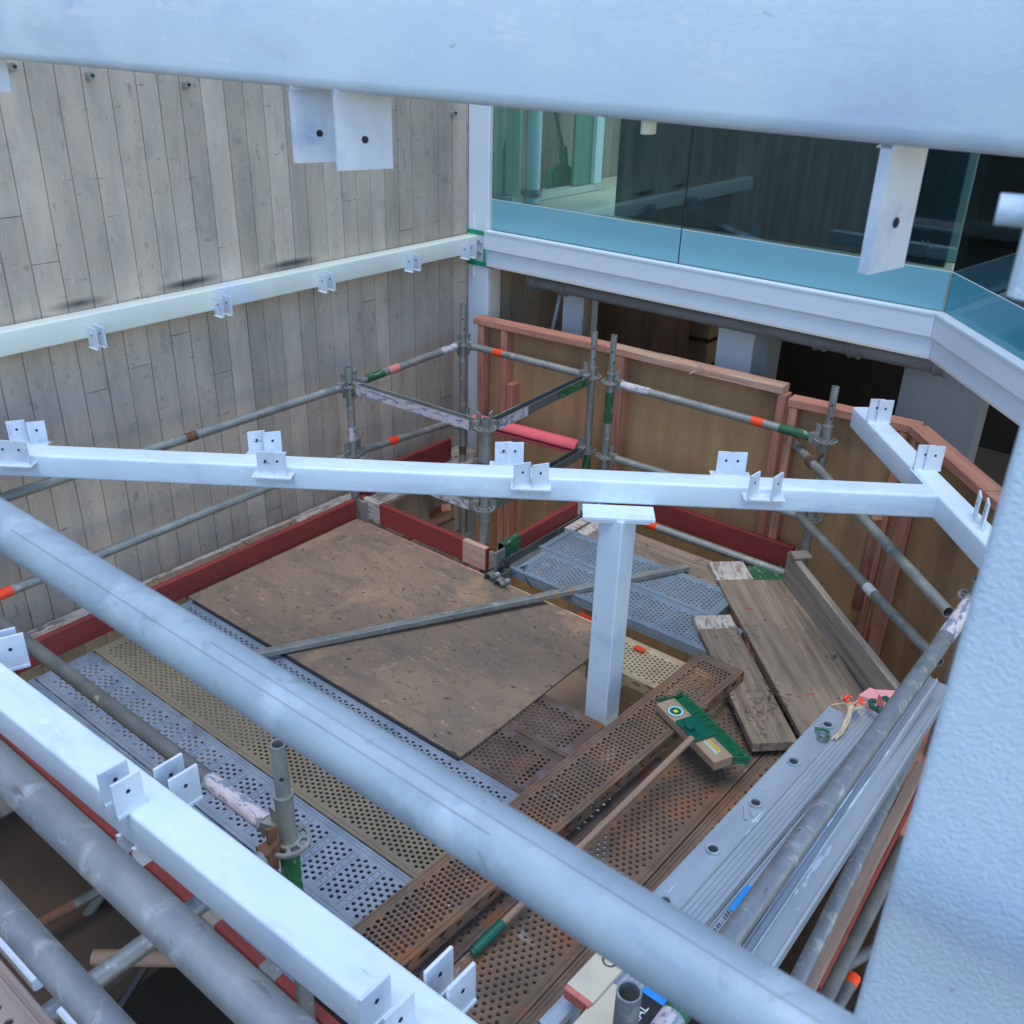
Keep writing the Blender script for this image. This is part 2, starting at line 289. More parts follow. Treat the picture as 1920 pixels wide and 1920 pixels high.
# ------------------------------------------------------------------ builders
TR = .0245
LASTS = ['']
MESH = {}
def cached(key, fn):
    if key not in MESH: MESH[key] = fn()
    return MESH[key]
def tube_mesh(L, mat, r=TR, hollow=True):
    return cached(('tube', round(L, 3), mat.name, r), lambda: MB().tube(L, r, r-.004 if hollow else None, segs=max(1, int(L/.4))).mesh('tube', mat))
def band(par, p0, p1, uva, uvb, mat, name, r=TR, grow=.0015):
    ta, tb = sorted((tpar(p0, p1, uva), tpar(p0, p1, uvb))); L = (p1-p0).length
    if tb-ta < .004: tb = ta+.02
    return part(name, MB().tube((tb-ta)*L, r+grow, None, n=24), par, mw=frame(p0.lerp(p1, ta), p1-p0), mat=mat)
def rosette_mesh():
    mb = MB(); n = 48; ri, r1, r2, ro = .024, .034, .051, .062; t = .009
    def ring(a, b, i0, i1):
        vs = []; k = i1-i0
        for i in range(i0, i1+1):
            an = 2*math.pi*i/n
            for rr in (a, b):
                for z in (0, t): vs.append((rr*math.cos(an), rr*math.sin(an), z))
        fs = []
        for i in range(k):
            o = i*4; q = o+4
            fs += [(o+1, o+3, q+3, q+1), (o, q, q+2, o+2), (o+2, q+2, q+3, o+3), (o, o+1, q+1, q)]
        fs += [(0, 2, 3, 1), (4*k, 4*k+1, 4*k+3, 4*k+2)]
        mb.add(vs, fs)
    ring(ri, r1, 0, n); ring(r2, ro, 0, n)
    for s in range(8): ring(r1, r2, s*6, s*6+2)
    return mb
def standard(label, x, y, ztop, zbot, rings, mat=None, spigot=None, group='scaffold standards around the deck', bands=(), rmat=None):
    mat = mat or m_galv
    t = thing('scaffold_standard', label, 'scaffold pole', T(x, y, zbot), group); LASTS[0] = t.name
    zs = spigot if spigot else ztop
    p0 = Vector((x, y, zbot)); p1 = Vector((x, y, ztop))
    part('tube', tube_mesh(zs-zbot, mat), t, mw=frame(p0, (0, 0, 1)))
    if spigot: part('spigot', tube_mesh(ztop-zs, mat, .0195), t, mw=frame((x, y, zs), (0, 0, 1))); part('collar', MB().tube(.012, .027, None), t, mw=frame((x, y, zs-.006), (0, 0, 1)), mat=mat)
    for z in rings: part('rosette', cached('ros'+(rmat or m_galv).name, lambda: rosette_mesh().mesh('rosette', rmat or m_galv)), t, mw=T(x, y, z-.004))
    for (za, zb, bm, nm) in bands: part(nm, MB().tube(abs(zb-za), TR+.002, None), t, mw=frame((x, y, min(za, zb)), (0, 0, 1)), mat=bm)
    # pin holes drilled down the tube, facing the camera side
    az = math.atan2(-y, -x)
    for k, zz in enumerate((ztop-.10, ztop-.17)):
        part('pin_hole', cached('pinh', lambda: MB().tube(.003, .006, None, n=12).mesh('pin_hole', m_hole)), t, mw=frame((x+math.cos(az+.5*k)*(TR*(.99 if zz < zs else .72)), y+math.sin(az+.5*k)*(TR*(.99 if zz < zs else .72)), zz), (math.cos(az+.5*k), math.sin(az+.5*k), 0)))
    return t
def head(par, p, d, mat):
    """wedge head closing a ledger on a rosette: cast block with its slot and a wedge standing in it"""
    d = Vector(d).normalized()
    def mk():
        b = MB(); b.add([(-.052, -.012, -.030), (-.052, .012, -.030), (0, .024, -.026), (0, -.024, -.026), (-.052, -.012, .034), (-.052, .012, .034), (0, .024, .026), (0, -.024, .026)],
                        [(0, 1, 2, 3), (4, 7, 6, 5), (0, 4, 5, 1), (1, 5, 6, 2), (2, 6, 7, 3), (3, 7, 4, 0)]); return b.mesh('wedge_head', mat)
    h = part('wedge_head', cached('hd'+mat.name, mk), par, mw=frame(p, d))
    def mw_():
        return MB().add([(-.046, -.004, -.07), (-.030, -.004, -.07), (-.030, .004, -.07), (-.046, .004, -.07), (-.052, -.004, .075), (-.020, -.004, .085), (-.020, .004, .085), (-.052, .004, .075)],
                        [(0, 1, 2, 3), (4, 7, 6, 5), (0, 4, 5, 1), (1, 5, 6, 2), (2, 6, 7, 3), (3, 7, 4, 0)]).mesh('wedge', mat)
    part('wedge', cached('wd'+mat.name, mw_), h, ml=Matrix.Identity(4))
def ledger(label, a, b, mat=None, bands=(), heads=(1, 1), group='scaffold ledgers and guard rails', cat='scaffold tube', r=TR, hmat=None):
    mat = mat or m_galv; a = Vector(a); b = Vector(b); d = (b-a).normalized(); hmat = hmat or m_galv
    q0 = a+d*(.085 if heads[0] else 0); q1 = b-d*(.085 if heads[1] else 0)
    t = thing('ledger', label, cat, T(*a), group)
    part('tube', tube_mesh((q1-q0).length, mat, r), t, mw=frame(q0, d))
    if heads[0]: head(t, q0, d, hmat)
    if heads[1]: head(t, q1, -d, hmat)
    for (ua, ub, bm, nm) in bands: band(t, q0, q1, ua, ub, bm, nm, r)
    return t
def transom(label, a, b, mat, m2=None, bands=(), group='channel transoms of the corner bay'):
    """u-section transom: two upstands and a web"""
    a = Vector(a); b = Vector(b); d = (b-a).normalized(); L = (b-a).length-.17
    t = thing('transom', label, 'scaffold transom', T(*a), group)
    W, Hh, th = .052, .055, .006
    prof = [(-W/2, -Hh/2), (W/2, -Hh/2), (W/2, Hh/2), (W/2-th, Hh/2), (W/2-th, -Hh/2+th), (-W/2+th, -Hh/2+th), (-W/2+th, Hh/2), (-W/2, Hh/2)]
    part('channel', MB().bar(L, prof, caps=False).mesh('channel', mat), t, mw=frame(a+d*.085, d))
    for (t0, t1, bm) in bands:
        pr = [(y*1.06+(.0), z*1.0-.001) for y, z in [(-W/2, -Hh/2), (-W/2, Hh/2), (-W/2-.0015, Hh/2), (-W/2-.0015, -Hh/2)]]
        pr2 = [(-y, z) for y, z in pr][::-1]
        part('paint_band', MB().bar(L*(t1-t0), pr).bar(L*(t1-t0), pr2), t, mw=frame(a+d*(.085+L*t0), d), mat=bm)
    head(t, a+d*.085, d, m2 or m_galv); head(t, b-d*.085, -d, m2 or m_galv)
    return t
def clamp(par, p, d, mat):
    c = part('clamp', MB().tube(.055, .034, .0255, x0=-.0275, n=20), par, mw=frame(p, d), mat=mat)
    part('clamp_bolt', MB().tube(.11, .007, None, x0=-.055, n=10).tube(.014, .013, None, x0=.03, n=6), c, ml=frame((0, .034, .012), (.25, .3, 1)), mat=mat)
# perforated planks ---------------------------------------------------
def perf(mb, L, W, rows, z=0, depth=.004, nseg=8, x0=0, lip=0.0):
    """rows: (length of row, number of holes, x offset fraction, radius). holes laid in cells across the width W"""
    x = x0
    for (dl, n, off, r) in rows:
        if n == 0:
            mb.add([(x, -W/2, z), (x+dl, -W/2, z), (x+dl, W/2, z), (x, W/2, z)], [(0, 1, 2, 3)]); x += dl; continue
        cw = W/(n+1) ; ys = [-W/2+cw*(.25 if off == 0 else .75)+cw*i for i in range(n+1)]
        mb.add([(x, -W/2, z), (x+dl, -W/2, z), (x+dl, ys[0], z), (x, ys[0], z)], [(0, 1, 2, 3)])
        mb.add([(x, ys[-1], z), (x+dl, ys[-1], z), (x+dl, W/2, z), (x, W/2, z)], [(0, 1, 2, 3)])
        for i in range(n):
            ya, yb = ys[i], ys[i+1]; cx, cy = x+dl/2, (ya+yb)/2; hx, hy = dl/2, cw/2
            O = [(cx+hx, cy), (cx+hx, cy+hy), (cx, cy+hy), (cx-hx, cy+hy), (cx-hx, cy), (cx-hx, cy-hy), (cx, cy-hy), (cx+hx, cy-hy)]
            I = [(cx+r*math.cos(math.pi*k/4), cy+r*math.sin(math.pi*k/4)) for k in range(8)]
            I2 = [(cx+(r-.001)*math.cos(math.pi*k/4), cy+(r-.001)*math.sin(math.pi*k/4)) for k in range(8)]
            vs = [(a, b_, z) for a, b_ in O]+[(a, b_, z+lip) for a, b_ in I]+[(a, b_, z-depth) for a, b_ in I2]
            fs = []
            for k in range(8):
                j = (k+1) % 8; fs += [(k, j, 8+j, 8+k), (8+k, 8+j, 16+j, 16+k)]
            mb.add(vs, fs)
        x += dl
    return x
def plank_mesh(L, W, style, mat, key=None):
    def mk():
        mb = MB(); e = .028
        rows = []; x = 0; end = .05
        rows.append((end, 0, 0, 0))
        if style == 'dense':
            p = .0215; k = 0; nn = int((L-2*end)/p)
            for k in range(nn): rows.append(((L-2*end)/nn, 8, k % 2, .0085))
        elif style == 'collar':
            nn = int((L-2*end)/.0235)
            for k in range(nn): rows.append(((L-2*end)/nn, 7, k % 2, .0075))
        elif style == 'rib':
            per = .0235*4+.034; nb = int((L-2*end)/per); sc = (L-2*end)/(nb*per)
            for b in range(nb):
                for k in range(4): rows.append((.0235*sc, 7, k % 2, .0088))
                rows += [(.008*sc, 0, 0, 0), (.018*sc, 6, 0, .0035), (.008*sc, 0, 0, 0)]
        elif style == 'block':
            per = .0215*6+.04; nb = max(1, int((L-2*end)/per)); sc = (L-2*end)/(nb*per)
            for b in range(nb):
                for k in range(6): rows.append((.0215*sc, 8, k % 2, .0080))
                rows += [(.040*sc, 0, 0, 0)]
        rows.append((end, 0, 0, 0))
        perf(mb, L, W-2*e, rows, z=-.006, lip=.0025 if style == 'collar' else 0)
        # raised cross ribs between hole groups
        if style in ('rib', 'block'):
            x = 0
            for q in rows:
                if q[1] == 0 and q[0] > .03*1 and 0 < x < L-end-.01 and style == 'block':
                    for s in (-1, 1): mb.box((x+q[0]/2+s*.011-.003, -W/2+e, -.006), (x+q[0]/2+s*.011+.003, W/2-e, -.001))
                if q[1] == 6:
                    for s in (-1, 1): mb.box((x+q[0]/2+s*.013-.002, -W/2+e+.01, -.006), (x+q[0]/2+s*.013+.002, W/2-e-.01, -.0025))
                x += q[0]
        # folded edges: two rounded rims each side, side flange with slots below
        for s in (-1, 1):
            rim = [(s*(W/2-e), -.006), (s*(W/2-e+.004), .0), (s*(W/2-e+.009), .0), (s*(W/2-e+.012), -.004), (s*(W/2-e+.015), -.004), (s*(W/2-e+.018), .001), (s*(W/2-.003), .001), (s*(W/2), -.003)]
            n = len(rim); vs = [(0, y, z) for y, z in rim]+[(L, y, z) for y, z in rim]
            mb.add(vs, [(i, n+i, n+i+1, i+1) for i in range(n-1)])
            if style == 'block':
                mb.box((0, s*W/2-(.004 if s > 0 else 0), -.058), (L, s*W/2+(0 if s > 0 else .004), -.004)); mb.box((0, s*W/2-(0 if s > 0 else .0015), -.034), (L, s*W/2+(.0015 if s > 0 else 0), -.030)); continue
            # flange with oval slots
            segs = []; x = 0; pitch = .155; n2 = int(L/pitch); px = L/n2; zt, zb = -.003, -.058
            for k in range(n2):
                cx = px*(k+.5); hx = .026 if k % 2 else .014; hz = .012; x0 = px*k; x1 = px*(k+1); cz = (zt+zb)/2
                I = [(cx+hx*math.cos(math.pi*q/6), cz+hz*math.sin(math.pi*q/6)) for q in range(12)]
                O = []
                for q in range(12):
                    dx, dz = math.cos(math.pi*q/6), math.sin(math.pi*q/6)
                    tt = min((px/2)/abs(dx) if abs(dx) > 1e-6 else 9, ((zt-zb)/2)/abs(dz) if abs(dz) > 1e-6 else 9); O.append((cx+dx*tt, cz+dz*tt))
                vs = [(a, s*W/2, b) for a, b in O]+[(a, s*W/2, b) for a, b in I]+[(a, s*(W/2-.004), b) for a, b in I]
                fs = []
                for q in range(12):
                    j = (q+1) % 12; fs += [(q, j, 12+j, 12+q), (12+q, 12+j, 24+j, 24+q)]
                mb.add(vs, fs)
                # corners of the cell
                for (qx, qz, a_, b_) in ((x1, zt, 1, 2), (x0, zt, 4, 5), (x0, zb, 7, 8), (x1, zb, 10, 11)):
                    mb.add([(qx, s*W/2, qz), (O[a_][0], s*W/2, O[a_][1]), (O[b_][0], s*W/2, O[b_][1])], [(0, 1, 2)])
            mb.box((0, s*W/2-(.02 if s > 0 else 0), -.062), (L, s*W/2+(0 if s > 0 else .02), -.058))
        for x in (0, L): mb.add([(x, -W/2, -.004), (x, W/2, -.004), (x, W/2, -.058), (x, -W/2, -.058)], [(0, 1, 2, 3)])
        return mb.mesh('steel_plank', mat)
    return cached(('plank', round(L, 3), round(W, 3), style, mat.name), mk)
def plank(label, a, b, W, style, mat, group='perforated steel deck planks', roll=0):
    a = Vector(a); b = Vector(b); fr = frame(a, b-a)
    if roll: fr = fr @ Matrix.Rotation(roll, 4, 'X')
    o = part('steel_plank', plank_mesh((b-a).length, W, style, mat), None, mw=fr); tag(o, label, 'scaffold plank', group); return o
def board(name, label, cat, a, b, W, th, mat, up=(0, 0, 1), group=None, ends=(), segs=12, wob=.0012):
    """sawn board with worn arrises; a,b = centre line of the top face"""
    a = Vector(a); b = Vector(b); L = (b-a).length; fr = frame(a, b-a, up)
    pr = rrect(W, th, .004, 1, 0, -th/2)
    if ends:
        t = thing(name, label, cat, fr, group); part('timber', MB().bar(L, pr, segs=segs, wob=wob), t, ml=Matrix.Identity(4), mat=mat)
        for (x0, x1, em) in ends: part('painted_end', MB().bar(x1-x0+.002, rrect(W+.003, th+.003, .004, 1, 0, -th/2), x0=x0-.001), t, ml=Matrix.Identity(4), mat=em)
        return t
    return solo(name, MB().bar(L, pr, segs=segs, wob=wob), mat, label, cat, fr, group)
def toe(label, p0, p1, zb, zt, mat=None, th=.035, ends=(), lean=0):
    """toe board standing on edge between plan points p0,p1"""
    a = Vector((p0[0], p0[1], zt)); b = Vector((p1[0], p1[1], zt)); L = (b-a).length; h = zt-zb
    t = thing('toe_board', label, 'toe board', frame(a, b-a), 'painted toe boards round the deck')
    part('board', MB().bar(L, rrect(th, h, .004, 1, 0, -h/2), segs=10, wob=.001), t, ml=Matrix.Identity(4), mat=mat or m_red)
    for (x0, x1, em, nm) in ends: part(nm, MB().bar(x1-x0, rrect(th+.004, h+.004, .004, 1, 0, -h/2), x0=x0), t, ml=Matrix.Identity(4), mat=em)
    return t
def cleat(par, p, az, w, h, t=.008, mark=False, mat=None, name='cleat', dn=False):
    """fixing plate standing at p (world), its face normal at azimuth az"""
    # local x = width, z = height, y = thickness
    xd = Vector((-math.sin(az), math.cos(az), 0)); mw = Matrix.Identity(4)
    yd = Vector((0, 0, 1)).cross(xd)
    for i in range(3): mw[i][0] = xd[i]; mw[i][1] = yd[i]; mw[i][2] = (0, 0, 1)[i]; mw[i][3] = p[i]
    mw = mw @ T(-w/2, -t/2, -h if dn else 0)
    c = part(name, holeplate(w, h, t, .006, w/2, h*(.38 if dn else .62)), par, mw=mw, mat=mat or m_cleat)
    part('bolt_hole', cached('bh', lambda: MB().tube(.0006, .0055, None, n=14).mesh('bolt_hole', m_hole)), c, ml=frame((w/2, -.0009, h*(.38 if dn else .62)), (0, 1, 0)))
    part('bolt_hole', MESH['bh'], c, ml=frame((w/2, t+.0003, h*(.38 if dn else .62)), (0, 1, 0)))
    part('weld_bead', MB().bar(w, [(0, 0), (t+.010, 0), (t+.002, .007), (0, .009)]), c, ml=T(0, -.004, h-.008 if dn else -.002), mat=m_white)
    if mark: part('pen_mark', MB().box((w*.3, -.0012, h*.55), (w*.75, -.0004, h*.565)).box((w*.45, -.0012, h*.5), (w*.48, -.0004, h*.66)), c, ml=Matrix.Identity(4), mat=m_hole)
    return c
def shs(name, par, a, b, w, h, mat, r=.008, up=(0, 0, 1), drop=True):
    """hollow section; a,b on the centre line of the top face when drop"""
    a = Vector(a); b = Vector(b)
    mb = MB(); pr = rrect(w, h, r, 4, 0, -h/2 if drop else 0); n = len(pr); L = (b-a).length
    mb.bar(L, pr, segs=8, caps=True)
    me = mb.mesh(name, mat); sm = [False]*len(me.polygons)
    for i, p in enumerate(me.polygons): p.use_smooth = (abs(p.normal.x) < .5)
    try: me.set_sharp_from_angle(angle=math.radians(35))
    except Exception: pass
    return part(name, me, par, mw=frame(a, b-a, up))
def text_mesh(s, size, mat, ext=.0004):
    cu = bpy.data.curves.new('t', 'FONT'); cu.body = s; cu.size = size; cu.extrude = ext; cu.align_x = 'CENTER'; cu.align_y = 'CENTER'
    ob = bpy.data.objects.new('t', cu); COL.objects.link(ob)
    dg = bpy.context.evaluated_depsgraph_get(); me = bpy.data.meshes.new_from_object(ob.evaluated_get(dg))
    bpy.data.objects.remove(ob); me.materials.clear(); me.materials.append(mat); return me
# ================================================================== SETTING
YW = 4.48; XF = 5.10
g = MB().box((-14, -14, -2.6), (24, 14, -2.4)); struct('ground', g, m_ground)
struct('lower_slab', MB().box((3.45, 2.9, -1.55), (XF+.4, YW-.02, -1.4)), m_beige)
struct('dirt_floor', MB().box((2.3, .9, -1.75), (3.44, YW-.02, -1.6)), m_ground)
# board-marked wall: every cast board is its own slightly proud strip of one wall mesh
SMUDGES = [(PY(150, 570, YW-.01).x, PY(150, 570, YW-.01).z), (PY(368, 528, YW-.01).x, PY(368, 528, YW-.01).z), (PY(560, 492, YW-.01).x, PY(560, 492, YW-.01).z),
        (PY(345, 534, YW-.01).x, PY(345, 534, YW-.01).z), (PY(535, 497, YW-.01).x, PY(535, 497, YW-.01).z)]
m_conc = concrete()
rnd = random.Random(3); mb = MB(); tones = []
x = -4.0; ZB, ZT = -2.4, 5.5
while x < 10:
    wd = rnd.uniform(.112, .138); z = ZB-rnd.uniform(0, 1.5); tn = rnd.uniform(.80, 1.06)
    while z < ZT:
        ln = rnd.choice((2.4, 3.6, 4.8, 6.0))*rnd.uniform(.8, 1.1); z1 = min(z+ln, ZT); tn2 = tn*rnd.uniform(.95, 1.05)
        z0 = max(z, ZB)
        if z1 > z0+.02:
            off = rnd.uniform(-.0035, .0035); y0 = YW+off; g_ = .0030; b = .0025; ns = max(1, int((z1-z0)/.12))
            for k in range(ns):
                za = z0+(z1-z0)*k/ns; zb_ = z0+(z1-z0)*(k+1)/ns
                ja = mnoise.noise(Vector((x*3, za*4, 1)))*.0025; jb = mnoise.noise(Vector((x*3, zb_*4, 1)))*.0025
                ja2 = mnoise.noise(Vector((x*3+wd*3, za*4, 1)))*.0025; jb2 = mnoise.noise(Vector((x*3+wd*3, zb_*4, 1)))*.0025
                ga = g_ if k else g_+.001; gb = .001 if k == ns-1 else 0
                mb.add([(x+g_+ja, y0, za+(.002 if k == 0 else 0)), (x+wd-g_+ja2, y0, za+(.002 if k == 0 else 0)), (x+wd-g_+jb2, y0, zb_-gb*2), (x+g_+jb, y0, zb_-gb*2),
                        (x+ja, y0+.008, za), (x+wd+ja2, y0+.008, za), (x+wd+jb2, y0+.008, zb_), (x+jb, y0+.008, zb_)],
                       [(0, 1, 2, 3), (4, 5, 1, 0), (1, 5, 6, 2), (3, 2, 6, 7), (4, 0, 3, 7)])
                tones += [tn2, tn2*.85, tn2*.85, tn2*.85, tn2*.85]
        z += ln
    x += wd
nb0 = len(mb.f)
mb.box((-4, YW+.008, ZB), (10, YW+.3, ZT)); tones += [.35]*6
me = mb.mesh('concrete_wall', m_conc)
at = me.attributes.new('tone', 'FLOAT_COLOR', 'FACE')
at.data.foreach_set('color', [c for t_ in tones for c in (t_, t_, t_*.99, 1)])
wall = part('concrete_wall', me); tag(wall, 'tall grey board-marked concrete wall with dark smudges above its white rail', 'wall')
# unseen dark wall added behind the camera so the glazing mirrors no open sky
solo('mirror_wall', MB().box((-9, -9, -2.4), (-8.8, 4.6, 2.6)).box((-9, 4.605, -2.4), (-4.01, 4.8, 2.6)), m_conc if False else m_dark, 'unseen dark wall added behind the scaffold for the glass to mirror', 'wall')
# ---- wall rail
wz0, wz1 = 1.372, 1.485
railt = thing('wall_rail', 'cream steel beam bolted along the concrete wall, ending at the white corner column', 'steel beam', T(1.2, YW-.05, wz1))
zA = PY(0, 627, YW-.10).z; zB = PY(868, 450, YW-.10).z; zA2 = PY(0, 673, YW-.10).z; zB2 = PY(870, 482, YW-.10).z
hr = ((zA-zA2)+(zB-zB2))/2
a = Vector((1.0, YW-.055, zA+.01)); b = Vector((XF-.01, YW-.055, zB+.01))
shs('beam', railt, a, b, .09, hr, m_whitec, r=.007)
for (u, v) in ((175, 634), (190, 630), (411, 576), (427, 572), (606, 531), (621, 527), (768, 494), (782, 491), (873, 471), (886, 468)):
    q = PY(u, v, YW-.14); cleat(railt, (q.x, YW-.135, q.z-.05), 0, .075, .10, .008)
for (u, v) in ((22, 126), (168, 143), (349, 160), (850, 213)):
    q = PY(u, v, YW-.02)
    an = thing('wall_anchor', {22: 'small pale anchor lug on the concrete wall, nearest the left edge of the photo', 168: 'small pale anchor lug on the wall, second from the left under the top beam', 349: 'small pale anchor lug on the wall, third from the left under the top beam', 850: 'small pale anchor lug on the wall beside the white corner column'}[u], 'anchor', T(*q))
    part('lug', MB().bar(.035, rrect(.026, .036, .010, 3)), an, mw=frame((q.x, YW, q.z), (0, -1, 0)), mat=m_galv)
    part('bolt', MB().tube(.010, .007, None, n=8), an, mw=frame((q.x+.004, YW-.036, q.z+.004), (0, -1, 0)), mat=m_hole)
# ---- corner column
colt = thing('corner_column', 'tall white steel corner column with green masking tape, where concrete wall meets glass facade', 'column', T(XF, YW-.1, -2.4))
cw = YW-PX(914, 600, XF).y
part('shaft', MB().bar(7.4, rrect(.12, cw-.01, .006, 3)), colt, mw=frame((XF+.06, YW-cw/2, -2.4), (0, 0, 1), (0, 1, 0)) , mat=m_cladw)
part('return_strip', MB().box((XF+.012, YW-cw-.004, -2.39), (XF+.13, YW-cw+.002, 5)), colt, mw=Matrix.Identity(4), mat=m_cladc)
jp = part('joint_plate', MB().box((XF-.006, YW-cw-.0, PX(890, 488, XF).z), (XF-.0005, YW-.004, PX(890, 437, XF).z)), colt, mw=Matrix.Identity(4), mat=m_cleat)
for (z0, z1, y0, y1) in ((PX(890, 438, XF).z, PX(890, 430, XF).z, YW-cw+.0, YW+.0), (PX(890, 496, XF).z, PX(890, 487, XF).z, YW-cw-.06, YW+.0)):
    part('masking_tape', MB().box((XF-.009, y0, z0), (XF-.0062, y1-.004, z1)), colt, mw=Matrix.Identity(4), mat=m_tape)
part('masking_tape', MB().box((XF-.0475, YW-cw-.012, PX(915, 493, XF).z), (XF-.0455, YW-cw+.006, PX(914, 465, XF).z)), colt, mw=Matrix.Identity(4), mat=m_tape)
for (u, v) in ((899, 451), (902, 456), (899, 473), (903, 475)):
    q = PX(u, v, XF); part('bolt', MB().tube(.012, .009, None, n=6), colt, mw=frame((XF-.005, q.y, q.z), (-1, 0, 0)), mat=m_galvb)
for (va, vb) in ((400, 428), (497, 517)):
    qa = PX(889, va, XF); qb = PX(889, vb, XF); part('slot_cover', MB().bar(qa.z-qb.z, rrect(.02, .008, .003, 2)), colt, mw=frame((XF-.003, qa.y, qb.z), (0, 0, 1), (0, 1, 0)), mat=m_cladw)
# ---- facade beam, turning at the corner
fz1 = 1.549; fzm = 1.44; fz0 = 1.332
fac = thing('facade_beam', 'long white steel facade beam with stepped trim below the frosted glass, turning at an angle', 'steel beam', T(XF, 3, fz0))
Y0 = YW-cw; C1 = Vector((XF, 1.29, 0)); D2 = Vector((4.378-5.011, .734-1.282, 0)).normalized(); C2 = C1+D2*2.6
def facseg(name, z0, z1, out, depth, mat):
    # two mitred lengths sharing the corner plane
    n1 = Vector((-1, 0, 0)); n2 = Vector((D2.y, -D2.x, 0)); 
    if n2.x > 0: n2 = -n2
    mit = (n1+n2).normalized(); k = 1/mit.dot(n1)
    A = Vector((XF, Y0+.004, 0)); 
    for idx, (P, Q, nP, nQ) in enumerate(((A, C1, n1, mit*k), (C1, C2, mit*k, n2))):
        g = (Q-P).normalized()*.0015
        vs = []
        for (base, nn, s) in ((P, nP, 1), (Q, nQ, -1)):
            for dd in (out, out-depth):
                for z in (z0, z1):
                    p = base+nn*dd+g*s; vs.append((p.x, p.y, z))
        mbx = MB().add(vs, [(0, 1, 5, 4), (2, 6, 7, 3), (1, 3, 7, 5), (0, 4, 6, 2), (0, 2, 3, 1), (4, 5, 7, 6)])
        part(name, mbx, fac, mw=Matrix.Identity(4), mat=mat)
facseg('upper_trim', fzm, fz1, .045, .05, m_cladw)
facseg('top_bead', fz1+.0005, fz1+.012, .050, .06, m_cladw)
facseg('lower_web', fz0, fzm-.0005, .022, .027, m_cladw)
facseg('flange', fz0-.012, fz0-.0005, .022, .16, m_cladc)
# ---- glass balustrade / glazing above
gx = XF+.03
ztb = PX(913, 372, gx).z
def glass(label, P, Q, mg, mf, z1=3.6):
    t = thing('glass_panel', label, 'glass panel', T(P.x, P.y, fz1), 'frameless glass panels above the facade beam')
    d = (Q-P); L = d.length; fr = frame(P+Vector((0, 0, 0)), d)
    g1 = MB().box((.004, -.005, fz1+.013), (L-.004, .005, z1))
    part('clear_pane', g1, t, mw=fr, mat=mg)
    s = -1 if (fr.to_3x3() @ Vector((0, 1, 0))).x > 0 else 1
    part('frosted_band', MB().box((.004, (.0052 if s > 0 else -.0072), fz1+.013), (L-.004, (.0072 if s > 0 else -.0052), ztb)), t, mw=fr, mat=mf)
    part('band_edge', MB().box((.004, (.0053 if s > 0 else -.0075), ztb+.0003), (L-.004, (.0075 if s > 0 else -.0053), ztb+.0045)), t, mw=fr, mat=m_cladw)
    part('edge_seal', MB().box((-.0005, -.006, fz1+.013), (.0033, .006, z1)), t, mw=fr, mat=m_edge)
    return t
yj = PX(1274, 480, gx).y
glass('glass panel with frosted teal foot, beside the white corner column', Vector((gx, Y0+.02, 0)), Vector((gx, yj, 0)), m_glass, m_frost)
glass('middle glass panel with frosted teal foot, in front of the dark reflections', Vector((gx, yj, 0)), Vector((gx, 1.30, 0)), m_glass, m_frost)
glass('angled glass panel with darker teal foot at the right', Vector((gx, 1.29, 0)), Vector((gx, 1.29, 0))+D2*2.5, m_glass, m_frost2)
# ---- storey behind the glass
struct('balcony_floor', MB().box((XF+.14, -3.5, 1.36), (9.5, YW-.01, 1.73)), m_cablet)
scr = thing('interior_screen', 'dark tinted glazed screen standing behind the clear glass panels', 'screen', T(5.34, 2, 1.735))
q = PX(1157, 330, 5.34); part('pane', MB().box((5.34, 1.40, 1.735), (5.37, q.y, 4.2)), scr, mw=Matrix.Identity(4), mat=m_screen)
part('back_pane', MB().box((7.0, q.y+.2, 1.735), (7.04, YW-.02, 4.2)), scr, mw=Matrix.Identity(4), mat=m_screen)
fy = PX(1112, 330, 6.5).y; fy2 = PX(940, 350, 6.5).y
solo('window_frame', MB().box((6.08, 4.12, 1.785), (6.17, 4.21, 4.2)), m_cladw, 'white upright window frame standing behind the first glass panel', 'window frame')
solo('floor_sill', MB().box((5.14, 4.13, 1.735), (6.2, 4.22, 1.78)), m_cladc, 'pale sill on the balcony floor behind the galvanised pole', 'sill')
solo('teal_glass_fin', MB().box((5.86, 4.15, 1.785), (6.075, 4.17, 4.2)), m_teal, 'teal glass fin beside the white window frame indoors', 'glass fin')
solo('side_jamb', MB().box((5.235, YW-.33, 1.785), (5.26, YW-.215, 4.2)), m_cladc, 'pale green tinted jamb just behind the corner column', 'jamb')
q = Vector((5.33, 4.1, 0)); pl = thing('indoor_pole', 'galvanised pole with a clamped collar seen through the first glass panel', 'pole', T(5.33, q.y, 1.735))
part('tube', MB().tube(2.6, .046, None), pl, mw=frame((5.33, q.y, 1.735), (0, 0, 1)), mat=m_icol)
qz = PX(993, 362, 5.33).z; part('collar', MB().tube(.05, .065, None, n=16), pl, mw=frame((5.33, q.y, qz-.02), (0, 0, 1)), mat=m_galv)
part('collar_bolt', MB().tube(.17, .012, None, x0=-.085, n=8), pl, mw=frame((5.29, q.y, qz+.005), (0, 1, 0)), mat=m_galv)
